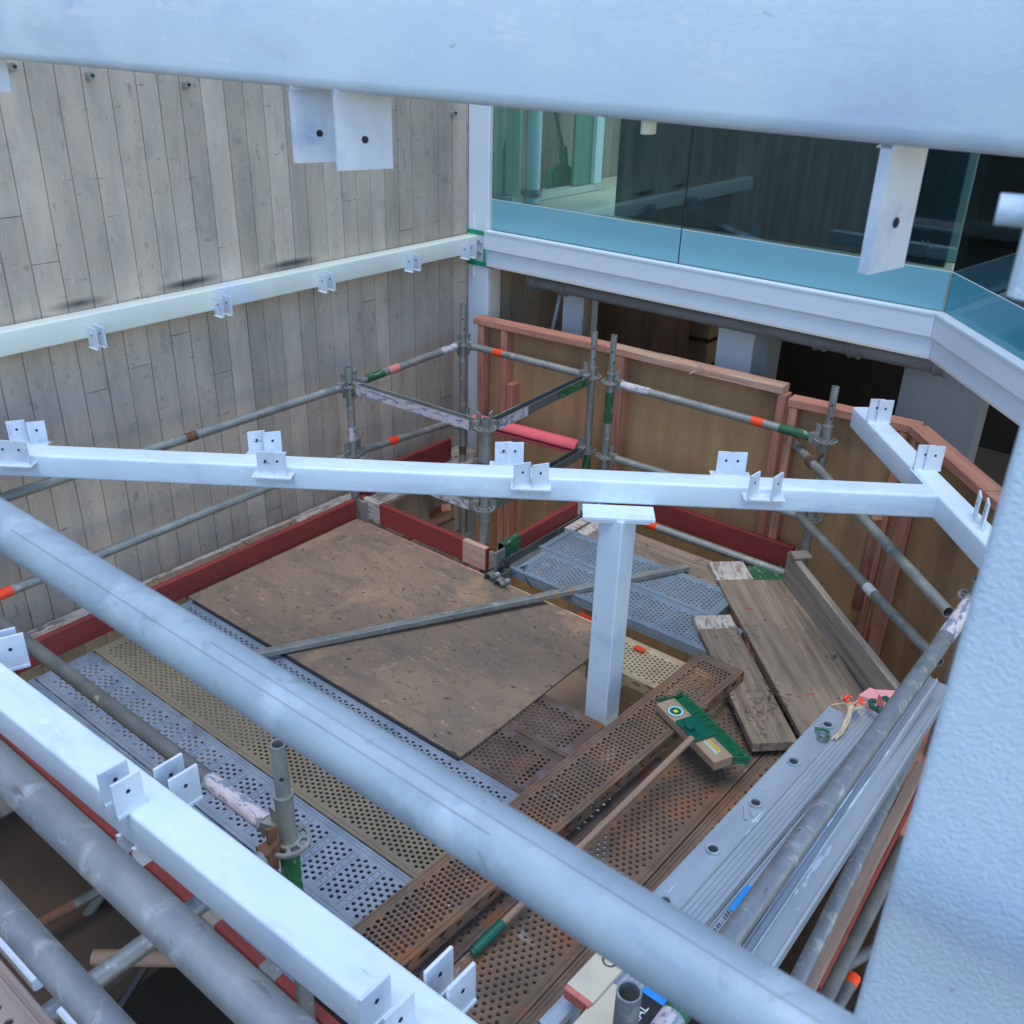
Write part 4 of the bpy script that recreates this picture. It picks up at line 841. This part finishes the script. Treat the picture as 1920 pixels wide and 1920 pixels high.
# front edge refit on surveyed pixels
fa = PZ(0, 850.5, zt); fb = PZ(1753, 929, zt); d = (fb-fa).normalized(); nn = Vector((-d.y, d.x, 0)); nn = -nn if nn.x < 0 else nn
fe = PZ(1738, 928.5, zt); ca_ = fa-d*.6+nn*BW/2; cb_ = fe+nn*BW/2+d*.05
shs('beam', mbm, ca_, cb_, BW, BH, m_white, r=.012)
def onbeam(u): 
    P = fa-d*.6; t_ = tpar(P, fb, (u, 850.5+(929-850.5)*u/1753)); return P.lerp(fb, t_)
def bracket(par, u, side, az, sep, mark=False, w_=.075, h_=.105, far_u=None):
    p = onbeam(u); base = p+(nn*(BW+.0) if side > 0 else Vector((0, 0, 0))); o = nn if side > 0 else -nn
    L = .17; z = zt-(.012 if side > 0 else .028)
    q = base-d*L/2
    prof = [(0, 0), (.062, 0), (.062, .006), (.006, .006), (.006, .05), (0, .05)]
    mb_ = MB(); vs = []
    for k in (0, 1):
        for (a_, b_) in prof: v = q+d*L*k+o*(a_+.001); vs.append((v.x, v.y, z-b_))
    n_ = 6; fs = [(i, (i+1) % n_, n_+(i+1) % n_, n_+i) for i in range(n_)]+[(5, 4, 3, 0), (3, 2, 1, 0), (6, 9, 10, 11), (6, 7, 8, 9)]
    bk = part('angle_bracket', MB().add(vs, fs), par, mw=Matrix.Identity(4), mat=m_cleat)
    for s_, mk in ((-1, mark), (1, False)):
        c = base+o*.032+d*(s_*sep/2); cleat(bk, (c.x, c.y, z), az, w_, h_, mark=mk)
for (u, side, az, sep, mk) in ((30, -1, -2.60, .07, False), (515, -1, -2.62, .05, True), (996, -1, -2.05, .075, False), (1432, -1, -1.62, .095, False)):
    bracket(mbm, u, side, az, sep, mk)
for (u, side, az, sep, mk) in ((20, 1, -2.1, .09, False), (480, 1, -2.1, .07, True), (950, 1, -2.35, .05, True), (1380, 1, -2.55, .05, False)):
    bracket(mbm, u, side, az, sep, mk)
# oblique beam
obt = thing('oblique_roof_beam', 'white steel beam running obliquely at the right, welded to the long sloping one', 'steel beam', T(4, 1, zt))
oa = PZ(1612, 768, zt); ob = PZ(1860, 1035, zt); od = (ob-oa).normalized(); on = Vector((-od.y, od.x, 0))
OW = .105; n1 = PZ(1600, 763, zt+.003); n2 = PZ(1845, 1018, zt+.003); od = (n2-n1).normalized(); on = Vector((-od.y, od.x, 0)); on = -on if on.x < 0 else on
oa = n1+on*OW/2; oe = n2+on*OW/2+od*.9
shs('beam', obt, oa, oe, OW, .112, m_white, r=.012)
def onob(u, v, off): 
    q = PZ(u, v, zt); k = (q-n1).dot(od); return n1+od*k+on*off
for (u, v, az, off, w_) in ((1622, 790, -2.45, .035, .07), (1634, 792, -2.45, .075, .07), (1706, 880, -2.45, .04, .075), (1722, 882, -2.45, .08, .075), (1808, 975, -1.25, .05, .07), (1838, 990, -1.25, .05, .07)):
    q = onob(u, v, off); cleat(obt, (q.x, q.y, zt+.001), az, w_, .115)
part('weld_seam', MB().tube(.15, .006, None, n=10), obt, mw=frame(PZ(1707, 880, zt+.002), od), mat=m_white)
# post
post = thing('roof_post', 'white square steel post with a cap plate, standing through the deck under the long beam', 'post', T(3.075, 1.885, -1.4))
pc = Vector((3.105, 1.88, 0)); ang = math.atan2(d.y, d.x)
def rotbox(w_, d_, z0, z1, r=.008):
    mb_ = MB().bar(z1-z0, rrect(w_, d_, r, 4)); return mb_
fr = frame((pc.x, pc.y, -1.4), (0, 0, 1), (0, 1, 0))
part('shaft', rotbox(.118, .118, -1.4, zt-BH-.014), post, mw=fr, mat=m_white)
part('cap_plate', MB().bar(.011, rrect(.126, .30, .003, 2)), post, mw=frame((pc.x, pc.y, zt-BH-.013), (0, 0, 1), d), mat=m_white)
part('cap_plate', MB().bar(.010, rrect(.122, .26, .003, 2)), post, mw=frame((pc.x, pc.y, zt-BH-.0245), (0, 0, 1), d), mat=m_cleat)
# near white beam, lower left
nb = thing('near_roof_beam', 'broad white steel beam running down from the left edge to the bottom of the picture', 'steel beam', T(.8, 1.5, zt))
na, nb_ = PZ(0, 1330, zt), PZ(640, 1848, zt); fa_, fb_ = PZ(77, 1280, zt), PZ(640, 1750, zt)
nw = .112; nx0 = (na.x+nb_.x)/2
na2 = Vector((na.x, na.y, zt)); nd = (nb_-na).normalized(); nnn = Vector((-nd.y, nd.x, 0)); nnn = -nnn if nnn.x < 0 else nnn
shs('beam', nb, na-nd*1.2+nnn*nw/2, na+nd*3.2+nnn*nw/2, nw, .114, m_white, r=.011)
def nbc(u, v, z, w_=.075, h_=.10, az=None, dn=False):
    q = PZ(u, v, z); cleat(nb, (q.x, q.y, z), -math.pi/2 if az is None else az, w_, h_, dn=dn)
for (u, v) in ((222, 1497), (246, 1519)): nbc(u, v, zt-.001)
for (u, v) in ((318, 1494), (344, 1516)):
    q = PZ(u, v, zt-.09); cleat(nb, (na.x+nw+.042+(q.y-na.y)*nd.x/nd.y, q.y, zt-.09), -math.pi/2, .08, .11)
for (u, v) in ((706, 1915), (750, 1950)): nbc(u, v, zt-.001)
for (u, v) in ((800, 1890), (842, 1922)):
    q = PZ(u, v, zt-.09); cleat(nb, (na.x+nw+.042+(q.y-na.y)*nd.x/nd.y, q.y, zt-.09), -math.pi/2, .08, .11)
for (u, v) in ((215, 1570), (243, 1595)):
    q = PZ(u, v, zt-.114); cleat(nb, (na.x+.030+(q.y-na.y)*nd.x/nd.y, q.y, zt-.113), -math.pi/2, .075, .07, dn=True)
for (u, v) in ((5, 1235), (22, 1245)):
    q = PZ(u, v, zt-.05); cleat(nb, (na.x+nw+.046+(q.y-na.y)*nd.x/nd.y, q.y, zt-.07), -math.pi/2-.35, .085, .115)
# top beam near the lens
tb = thing('upper_roof_beam', 'very near blurred white steel beam across the top of the picture', 'steel beam', T(1, 1, 2.7))
TA = PZ(0, 112, 2.7); TB = PZ(1925, 300, 2.7); td = (TB-TA).normalized(); ta_ = TA-td*1.0
tn = Vector((-td.y, td.x, 0)); tn = -tn if tn.x < 0 else tn
shs('beam', tb, ta_+tn*.07+Vector((0, 0, .26)), TB+td*.45+tn*.07+Vector((0, 0, .26)), .14, .26, m_white, r=.02)
UA = TA-td*1.4+tn*.055; UB = TB+tn*.055
def tcl(u, v, w_, h_, az, th=.009):
    p = UA.lerp(UB, tpar(UA, UB, (u, v))); cleat(tb, (p.x, p.y, 2.704), az, w_, h_, t=th, dn=True)
tcl(590, 185, .092, .122, -1.95, .010); tcl(674, 195, .095, .122, -1.95, .010); tcl(1702, 297, .072, .137, -1.78, .013); tcl(-22, 112, .08, .085, -2.3)
for (u, v) in ((1213, 246),):
    p = UA.lerp(UB, tpar(UA, UB, (u, v))); part('drain_stub', MB().bar(.022, rrect(.022, .014, .006, 3)), tb, mw=frame((p.x, p.y, 2.704), (0, 0, -1), td), mat=m_whitec)
# near column
nc = thing('near_column', 'very near textured white steel column filling the right edge of the picture', 'column', T(.6, 0, -1.6))
ex, ey = .537, .086
part('shaft', MB().bar(5.4, rrect(.20, .20, .006, 4)), nc, mw=frame((ex+.10, ey-.10, -1.6), (0, 0, 1), (0, 1, 0)), mat=m_peel)
qz = PD = None
zq = PV(1870, 562, ex, ey+.03)
part('bracket_plate', MB().bar(.27, rrect(.075, .022, .010, 3, .0, 0)), nc, mw=frame((ex+.02, ey-.012, zq), (0, 0, 1), (1, 0, 0)), mat=m_peel)
zq2 = PV(1850, 402, ex, ey+.05); part('bolt', MB().tube(.022, .008, None, n=14), nc, mw=frame((ex+.03, ey+.02, zq2), (-.25, 1, 0)), mat=m_peel)
# ================================================================== LADDERS AND LOOSE STOCK ON THE RIGHT
LZ = .42
def ladder(label, a, b, w_, ribbed, foot, deep=.34, mat=None, tagx=()):
    a = Vector(a); b = Vector(b); L = (b-a).length; fr = frame(a, b-a)
    t = thing('ladder', label, 'ladder', fr, 'aluminium ladders lying on their side')
    n = int(L/.285)
    for zz_ in (0, -deep):
        if ribbed and zz_ == 0:
            pr = [(-w_/2, -.025)]; k = 0; m_ = 6
            for i in range(m_):
                y0 = -w_/2+w_*i/m_; y1 = -w_/2+w_*(i+1)/m_; pr += [(y0+.0015, 0), (y1-.0025, 0), (y1-.0025, -.003), (y1, -.003)] if i < m_-1 else [(y0+.0015, 0), (y1, 0)]
            pr.append((w_/2, -.025)); part('stile', MB().bar(L, pr, caps=True), t, ml=T(0, 0, zz_), mat=m_alu)
        else:
            mb_ = MB(); pr = [(-w_/2, -.030), (-w_/2, .003), (-w_/2+.004, .003), (-w_/2+.004, 0), (w_/2-.004, 0), (w_/2-.004, .003), (w_/2, .003), (w_/2, -.030), (w_/2-.003, -.030), (w_/2-.003, -.004), (-w_/2+.003, -.004), (-w_/2+.003, -.030)]
            part('stile', mb_.bar(L, pr, caps=False), t, ml=T(0, 0, zz_), mat=mat or m_alu)
    for k in range(n+1):
        x = .14+k*(L-.26)/n
        part('rung', cached(('rung', deep), lambda: MB().tube(deep-.03, .016, None, n=14).mesh('rung', m_alu)), t, ml=frame((x, 0, -.028), (0, 0, -1)))
        if not ribbed and w_ > .06:
            part('rung_end', cached('rungend', lambda: MB().tube(.009, .0235, .0165, n=22).mesh('rung_end', m_galvb)), t, ml=frame((x, 0, .0), (0, 0, 1)))
            part('rung_socket', cached('rungsock', lambda: MB().tube(.0012, .0165, None, n=18).mesh('rung_socket', m_hole)), t, ml=frame((x, 0, .0005), (0, 0, 1)))
    if foot:
        f = MB()
        for k in range(12): f.box((-.018, -w_/2+.004+k*(w_-.008)/12, -.03), (0.006, -w_/2+.003+(k+.72)*(w_-.008)/12, .008))
        f.box((-.014, -w_/2+.004, -.03), (.006, w_/2-.004, .006))
        part('rubber_foot', f, t, ml=T(0, 0, 0), mat=m_rubber)
        part('foot_plate', MB().box((.0, -w_/2+.003, .0035), (.20, w_/2-.003, .009)), t, ml=Matrix.Identity(4), mat=m_alub)
    return t
# edges surveyed at stile height
a = (PZ(1083, 1862, LZ)+PZ(1160, 1925, LZ))/2; b = (PZ(1568, 1313, LZ)+PZ(1588, 1360, LZ))/2
a = PZ(1087, 1866, LZ); b = PZ(1576, 1334, LZ)
ld1 = ladder('aluminium ladder with round rung ends and a pink rubber foot, nearest the broom', a, b, .094, False, True)
ld2 = ladder('ribbed aluminium ladder with white paint streaks, between the holed ladder and the tube', PZ(1088, 1957, LZ-.01), PZ(1630, 1330, LZ-.01), .096, True, True)
# thin under-section beside ladder 1
a2, b2 = PZ(1022, 1925, .33), PZ(1480, 1438, .33)
ladder('aluminium ladder section lying lowest, its thin flange beside the rusty plank', a2, b2, .046, False, False, deep=.24)
# ladder clips and label
q = PZ(1398, 1525, LZ+.004); cl = thing('latch', 'small grey latch on the holed ladder', 'latch', T(*q)); part('clip', MB().box((-.03, -.006, 0), (.03, .006, .006)).box((-.012, -.03, 0), (.004, -.018, .010)), cl, ml=Matrix.Rotation(.5, 4, 'Z'), mat=m_alu)
lab = MB().box((0, -.032, .0), (.34, .032, .001)); fr = frame(PZ(1178, 1915, LZ+.006), PZ(1640, 1330, LZ)-PZ(1150, 1955, LZ))
fr = frame(PZ(1190, 1925, LZ+.03), PZ(1260, 1835, LZ+.03)-PZ(1190, 1925, LZ+.03))
lt = thing('ladder_label', 'black label with white lettering and a blue corner, beside the open standard', 'label', fr)
part('label', MB().box((-.18, -.045, -.02), (.16, .045, .0)), lt, ml=Matrix.Identity(4), mat=m_black)
part('blue_corner', MB().box((.10, -.044, .0003), (.158, .044, .001)), lt, ml=Matrix.Identity(4), mat=m_bst)
part('lettering', text_mesh('INDUSTRIAL', .036, m_wst), lt, ml=T(-.03, .010, .0006))
part('lettering', text_mesh('120', .036, m_wst), lt, ml=T(-.03, -.028, .0006))
# coloured clips, rope, pink clamp at ladder tops
q = PZ(1590, 1316, LZ+.02)
rp = thing('frayed_rope', 'frayed cream rope hanging over the ladder tops', 'rope', T(*q))
rg2 = random.Random(5); mbx = MB()
pa = [PZ(1578, 1312, LZ+.03), PZ(1597, 1325, LZ+.05), PZ(1590, 1348, LZ+.03), PZ(1578, 1372, LZ+.02), PZ(1565, 1385, LZ-.0)]
def strand(pts, r, mb_):
    for i in range(len(pts)-1):
        d_ = pts[i+1]-pts[i]; f_ = frame(pts[i], d_); n_ = 6; L_ = d_.length*1.05
        vs = [f_ @ Vector((x, r*math.cos(k*math.pi/3), r*math.sin(k*math.pi/3))) for x in (0, L_) for k in range(6)]
        mb_.add(vs, [(k, (k+1) % 6, 6+(k+1) % 6, 6+k) for k in range(6)], True)
for k in range(5): strand([p+Vector((rg2.uniform(-.008, .008), rg2.uniform(-.008, .008), rg2.uniform(0, .008))) for p in pa], .0035, mbx)
for k in range(14):
    p = pa[1]+Vector((rg2.uniform(-.03, .03), rg2.uniform(-.03, .03), 0)); strand([p, p+Vector((rg2.uniform(-.05, .05), rg2.uniform(-.05, .05), rg2.uniform(-.01, .02)))], .002, mbx)
part('strands', mbx, rp, mw=Matrix.Identity(4), mat=m_rope)
def blob(name, label, cat, q, mat, s, seed, squash=.5):
    r_ = random.Random(seed); mb_ = MB(); nu, nv = 10, 7; vs = []
    for j in range(nv+1):
        for i in range(nu):
            th = math.pi*j/nv; ph = 2*math.pi*i/nu; v = Vector((math.sin(th)*math.cos(ph), math.sin(th)*math.sin(ph), math.cos(th)))
            v *= s*(1+.6*mnoise.noise(v*1.8+Vector((seed, 0, 0)))); vs.append((v.x*1.3, v.y, v.z*squash))
    fs = [(j*nu+i, j*nu+(i+1) % nu, (j+1)*nu+(i+1) % nu, (j+1)*nu+i) for j in range(nv) for i in range(nu)]
    return solo(name, mb_.add(vs, fs), mat, label, cat, T(*q))
def hook(name, label, q, mat, s, rot):
    t = thing(name, label, 'clip', T(*q) @ Matrix.Rotation(rot, 4, 'Z')); mb_ = MB()
    pts = [Vector((s*math.cos(a_), s*math.sin(a_)*.8, .004*math.sin(3*a_))) for a_ in np.linspace(-.6, 3.9, 10)]+[Vector((-s*1.2, -s*1.3, 0)), Vector((-s*.2, -s*2., 0))]
    strand(pts, s*.30, mb_); part('hook', mb_, t, ml=Matrix.Identity(4), mat=mat); part('tab', MB().bar(s*1.4, rrect(s*.8, s*.35, s*.12, 2)), t, ml=T(-s*.2, -s*2.0, 0), mat=mat)
hook('plastic_clip', 'red plastic clip tied with the rope at the ladder tops', PZ(1592, 1312, LZ+.05), m_orange, .022, .3)
hook('plastic_clip', 'green plastic clip on the holed ladder, left of the rope', PZ(1545, 1380, LZ+.02), m_green, .020, 2.2)
hook('plastic_clip', 'teal plastic clip near the pink end caps', PZ(1645, 1322, LZ+.04), m_gplas, .030, 1.0)
for (u, v, rz, lb) in ((1625, 1315, .9, 'left pink end cap on the ribbed ladder'), (1648, 1308, .2, 'right pink end cap on the ribbed ladder')):
    t = thing('end_cap', lb, 'end cap', T(*PZ(u, v, LZ+.01)) @ Matrix.Rotation(rz-.9, 4, 'Z'), 'pink end caps'); part('cap', MB().add([(0, -.035, -.03), (.09, -.03, -.03), (.09, .03, -.03), (0, .035, -.03), (0, -.035, .014), (.085, -.02, .010), (.085, .02, .010), (0, .035, .014)], [(0, 3, 2, 1), (4, 5, 6, 7), (0, 1, 5, 4), (1, 2, 6, 5), (2, 3, 7, 6), (3, 0, 4, 7)]), t, ml=Matrix.Identity(4), mat=m_pst)
# aluminium box sections next to the near rail
def chan(label, a, b, w_, h_=.045, mat=None, name='aluminium_channel', cat='channel'):
    a = Vector(a); b = Vector(b)
    t = thing(name, label, cat, frame(a, b-a), 'loose aluminium channels beside the near rail')
    part('section', MB().bar((b-a).length, rrect(w_, h_, .003, 2, 0, -h_/2)), t, ml=Matrix.Identity(4), mat=mat or m_alu)
    part('raised_lip', MB().bar((b-a).length, rrect(.006, .006, .002, 1, -w_/2+.006, .0035)).bar((b-a).length, rrect(.006, .006, .002, 1, w_/2-.006, .0035)), t, ml=T(.001, 0, 0), mat=mat or m_alu)
    return t
chan('aluminium channel with two small screw holes at its top end, right of the near rail', PZ(1392, 1795, .66), PZ(1750, 1272, .79), .034)
chan('wider aluminium channel with white paint runs, right of the first one', PZ(1395, 1850, .70), PZ(1768, 1282, .70), .068)
s3 = chan('thin aluminium edge with a bright blue sticker, left of the near rail', PZ(1325, 1760, .62), PZ(1590, 1440, .62), .035)
fr = frame(PZ(1372, 1708, .6245), PZ(1407, 1662, .6245)-PZ(1372, 1708, .6245))
st = thing('blue_sticker', 'bright blue sticker with black scribble on the thin aluminium edge', 'sticker', fr); part('sticker', MB().box((0, -.011, 0), ((PZ(1407, 1662, .6245)-PZ(1372, 1708, .6245)).length, .011, .001)), st, ml=Matrix.Identity(4), mat=m_bst)
mbx = MB(); x_ = -.16
while x_ < -.01: mbx.add([(x_, -.010, 0), (x_+.004, -.010, 0), (x_+rg2.uniform(.004, .014), .010, .0005), (x_+rg2.uniform(.0, .008), .010, .0005)], [(0, 1, 2, 3)]); x_ += rg2.uniform(.009, .014)
part('scribble', mbx, st, ml=T(0, 0, .0005), mat=m_hole)
board('timber_length', 'long brown timber with a red painted edge beyond the near middle rail', 'timber', PZ(1515, 1850, .15), PZ(1728, 1430, .15), .045, .04, m_stick, group=None)
board('timber_length', 'thin red painted lath beside the long brown timber', 'timber', PZ(1535, 1850, .12), PZ(1742, 1440, .12), .012, .04, m_red)
board('timber_length', 'pink timber just left of the near column', 'timber', PZ(1680, 1560, .05), PZ(1790, 1290, .05), .09, .045, m_stud)
ledger('blue grey tube beyond the red edged timber, with an orange cap at its top end', PZ(1545, 1880, .02), PZ(1712, 1550, .02), mat=m_galvd, heads=(0, 0), bands=(((1712, 1550), (1705, 1562), m_orange, 'tape_band'),), group=None)
ledger('dark tube with bright orange cap in the gap at the bottom right', PZ(1560, 1905, -.5), PZ(1602, 1832, -.5), mat=m_galvd, heads=(0, 0), bands=(((1602, 1832), (1592, 1848), m_orange, 'tape_band'),), group=None)
ledger('dark tube lying crosswise low in the bottom right gap', PZ(1500, 1860, -.7), PZ(1640, 1780, -.7), mat=m_galvd, heads=(0, 0), group=None)
blob('crumpled_wrap', 'crumpled clear plastic in the dark gap at the bottom right', 'rubbish', PZ(1568, 1785, -.8), m_junk, .09, 3)
blob('yellow_scrap', 'yellow scrap lying on the crumpled plastic', 'rubbish', PZ(1572, 1760, -.72), m_yel, .03, 8)
struct('side_slab', MB().box((2.6, -2.0, -1.12), (6.0, .45, -1.0)), m_ground)
# ================================================================== BROOM
z_ = .185
bc = [PZ(1238, 1324, z_), PZ(1258, 1304, z_), PZ(1368, 1413, z_), PZ(1347, 1435, z_)]
o_ = (bc[0]+bc[1])/2; e_ = (bc[2]+bc[3])/2; BL = (e_-o_).length; BWd = ((bc[1]-bc[0]).length+(bc[2]-bc[3]).length)/2
fr = frame(o_, e_-o_)   # local x along the head, y to the handle side or bristle side
bro = thing('push_broom', 'push broom with green bristles and wooden handle lying on the rusty planks', 'broom', fr)
sy = 1 if (fr.inverted() @ ((bc[1]+bc[2])/2)).y > 0 else -1
part('wood_block', MB().bar(BL, rrect(BWd, .042, .004, 2, 0, -.021)), bro, ml=Matrix.Identity(4), mat=m_block)
mbx = MB(); rb = random.Random(2)
nrow = int(BL/.0145)
for row in range(4):
    for k in range(nrow+1):
        bx = .004+k*(BL-.008)/nrow; bz = -.005-row*.010
        for h_ in range(10):
            sx = bx+rb.uniform(-.006, .006); ln = .062+rb.uniform(-.009, .006); fl = (k/nrow-.5)*.02+rb.uniform(-.006, .006); r_ = .0022
            ex_ = sx+fl+(.02 if k == nrow else (-.02 if k == 0 else 0)); y0 = sy*(BWd/2-.004); y1 = sy*(BWd/2+ln); ez = bz+rb.uniform(-.012, .010)
            mbx.add([(sx-r_, y0, bz), (sx+r_, y0, bz), (sx, y0, bz+r_*1.6), (ex_-r_, y1, ez), (ex_+r_, y1, ez), (ex_, y1, ez+r_*1.6)], [(0, 1, 4, 3), (1, 2, 5, 4), (2, 0, 3, 5), (3, 4, 5)])
for k in range(16):   # tufts round the top end
    a_ = math.pi*.5*k/15; sx = 0; y0 = sy*(BWd*.5-.004-BWd*.55*k/15)
    for h_ in range(6):
        ln = .05; ex_ = -ln*.75*math.sin(a_)-.01; y1 = y0+sy*ln*math.cos(a_); zq_ = -.01-rb.uniform(0, .025); r_ = .0022
        mbx.add([(sx, y0-r_, zq_), (sx, y0+r_, zq_), (sx, y0, zq_+r_*1.6), (ex_, y1-r_, zq_), (ex_, y1+r_, zq_), (ex_, y1, zq_+r_*1.6)], [(0, 1, 4, 3), (1, 2, 5, 4), (2, 0, 3, 5), (3, 4, 5)])
part('bristles', mbx, bro, ml=Matrix.Identity(4), mat=m_brist)
part('head_bracket', MB().bar(BL*.34, rrect(BWd*1.02, .012, .004, 2, 0, .006), x0=BL*.345).bar(BL*.10, rrect(.03, .03, .008, 3, -sy*BWd*.28, .018), x0=BL*.46)
     .box((BL*.37, -BWd*.3, .012), (BL*.48, -BWd*.27, .014)).box((BL*.56, -BWd*.3, .012), (BL*.66, -BWd*.27, .014)).box((BL*.37, -BWd*.18, .012), (BL*.48, -BWd*.15, .014)).box((BL*.56, -BWd*.18, .012), (BL*.66, -BWd*.15, .014)), bro, ml=Matrix.Identity(4), mat=m_gplas)
def disc(r, z0, z1, cx, cy, n=28): return MB().tube(z1-z0, r, None, n=n)
c_ = Vector((BL*.19, -sy*.002, 0))
part('round_sticker', disc(BWd*.40, 0, .0008, 0, 0), bro, ml=frame((c_.x, c_.y, .0002), (0, 0, 1)), mat=m_gplas)
part('round_sticker_ring', MB().tube(.0005, BWd*.37, BWd*.27, n=28), bro, ml=frame((c_.x, c_.y, .0010), (0, 0, 1)), mat=m_lteal)
yb = MB().add([(-.010, -.008, 0), (.004, -.010, 0), (.012, -.002, 0), (.006, .004, 0), (.009, .011, 0), (-.001, .007, 0), (-.009, .010, 0), (-.006, .001, 0)], [tuple(range(8))])
part('yellow_emblem', yb, bro, ml=T(c_.x, c_.y, .0017), mat=m_yel)
wx = BL*.80
part('yellow_sticker', MB().box((wx-.038, sy*.004, .0003), (wx+.038, sy*.018, .0010)) if sy > 0 else MB().box((wx-.038, -.018, .0003), (wx+.038, -.004, .0010)), bro, ml=Matrix.Identity(4), mat=m_yel)
part('sticker_strip', MB().box((wx-.042, min(-sy*.010, -sy*.001), .0003), (wx+.046, max(-sy*.010, -sy*.001), .0010)), bro, ml=Matrix.Identity(4), mat=m_lteal)
mbx = MB()
for k in range(9): mbx.box((wx-.032+k*.0075, min(sy*.008, sy*.014), .0012), (wx-.032+k*.0075+.0042, max(sy*.008, sy*.014), .0015))
part('sticker_marks', mbx, bro, ml=Matrix.Identity(4), mat=m_hole)
ha = PZ(1297, 1384, .215); hb = PZ(893, 1779, .035); hd = hb-ha
part('handle', MB().tube(hd.length, .0135, None, segs=8), bro, mw=frame(ha, hd), mat=m_stick)
kg = tpar(ha, hb, (942, 1731)); part('handle_grip', MB().tube(hd.length*(1-kg)+.01, .0185, None, segs=3).tube(.012, .014, None, x0=hd.length*(1-kg)+.01), bro, mw=frame(ha.lerp(hb, kg), hd), mat=m_gplas)
# red paint worn on the flange of the raised plank
fa3 = PZ(1020, 1612, .085); solo('paint_scuff', MB().box((0, -.001, -.022), (.22, .001, .012)), m_orange if False else m_red, 'red paint scuff on the slotted side of the raised rusty plank', 'paint', frame(Vector((2.10, 1.4985, .085)), (2.32, -.11, 0)))
# ================================================================== BOTTOM LEFT
pfl = plank('beige perforated platform plank at the bottom left corner', (.21, .4, 1.2), (.21, 3.2, 1.2), .34, 'dense', m_plank2)
board('white_strip', 'white painted strip beside the platform plank in the bottom left corner', 'strip', (.405, 1.42, 1.19), (.405, 3.2, 1.19), .02, .03, m_cladw)
board('white_strip', 'short white strip end at the bottom edge beside the platform plank', 'strip', (.405, .6, 1.19), (.405, 1.33, 1.19), .02, .03, m_cladw)
ledger('thin tube with orange brown paint down in the bottom left gap', PZ(60, 1740, -.9), PZ(330, 1590, -.9), mat=m_galvd, heads=(0, 0), bands=(((75, 1730), (137, 1694), m_rusttube, 'paint_band'),), group=None)
ledger('dark diagonal brace down in the bottom left gap', PZ(120, 1780, -1.2), PZ(250, 1590, -.8), mat=m_galvd, heads=(0, 0), group=None)
ledger('black brace in the darkest part of the bottom left gap', PZ(215, 1900, -1.2), PZ(310, 1750, -1.0), mat=m_black, heads=(0, 0), group=None)
solo('pale_timber', MB().tube(1.0, .032, None, segs=4), m_stick, 'pale round timber lying across the bottom left gap', 'timber', frame(PZ(175, 1795, -.6), PZ(330, 1798, -.6)-PZ(175, 1795, -.6)))
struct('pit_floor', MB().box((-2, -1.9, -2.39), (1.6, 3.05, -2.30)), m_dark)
struct('yard_slab', MB().box((-4, 3.1, -1.15), (1.9, YW-.02, -1.05)), m_yard)

# dark tie wires and small fittings where the planks meet at the inner corner
mbx = MB(); rw = random.Random(9)
for k in range(5):
    c = Vector((3.70, 2.98, .01)); p = c.copy(); pts = [p.copy()]
    for i in range(6): p = p+Vector((rw.uniform(-.05, .05), rw.uniform(-.045, .03), rw.uniform(-.01, .05) if i < 3 else rw.uniform(-.05, .01))); pts.append(p.copy())
    strand(pts, .0028, mbx)
solo('tie_wires', mbx, m_black, 'tangle of black tie wire at the inner corner bracket', 'wire')
for (u, v, lb) in ((920, 1082, 'steel coupler lying by the inner corner bracket, nearer the plywood'), (938, 1094, 'steel coupler lying at the end of the blue grey plank'), (1098, 962, 'steel coupler at the far end of the red toe board by the close pair')):
    q = PZ(u, v, .03); t = thing('coupler', lb, 'coupler', T(*q) @ Matrix.Rotation(u*.7, 4, 'Z'), 'loose scaffold couplers')
    part('ring', MB().tube(.045, .032, .024, x0=-.022, n=18), t, ml=Matrix.Identity(4), mat=m_galvd); part('bolt', MB().tube(.08, .007, None, n=8).tube(.013, .013, None, x0=.055, n=6), t, ml=frame((0, .03, 0), (.2, .4, .6)), mat=m_galvb)
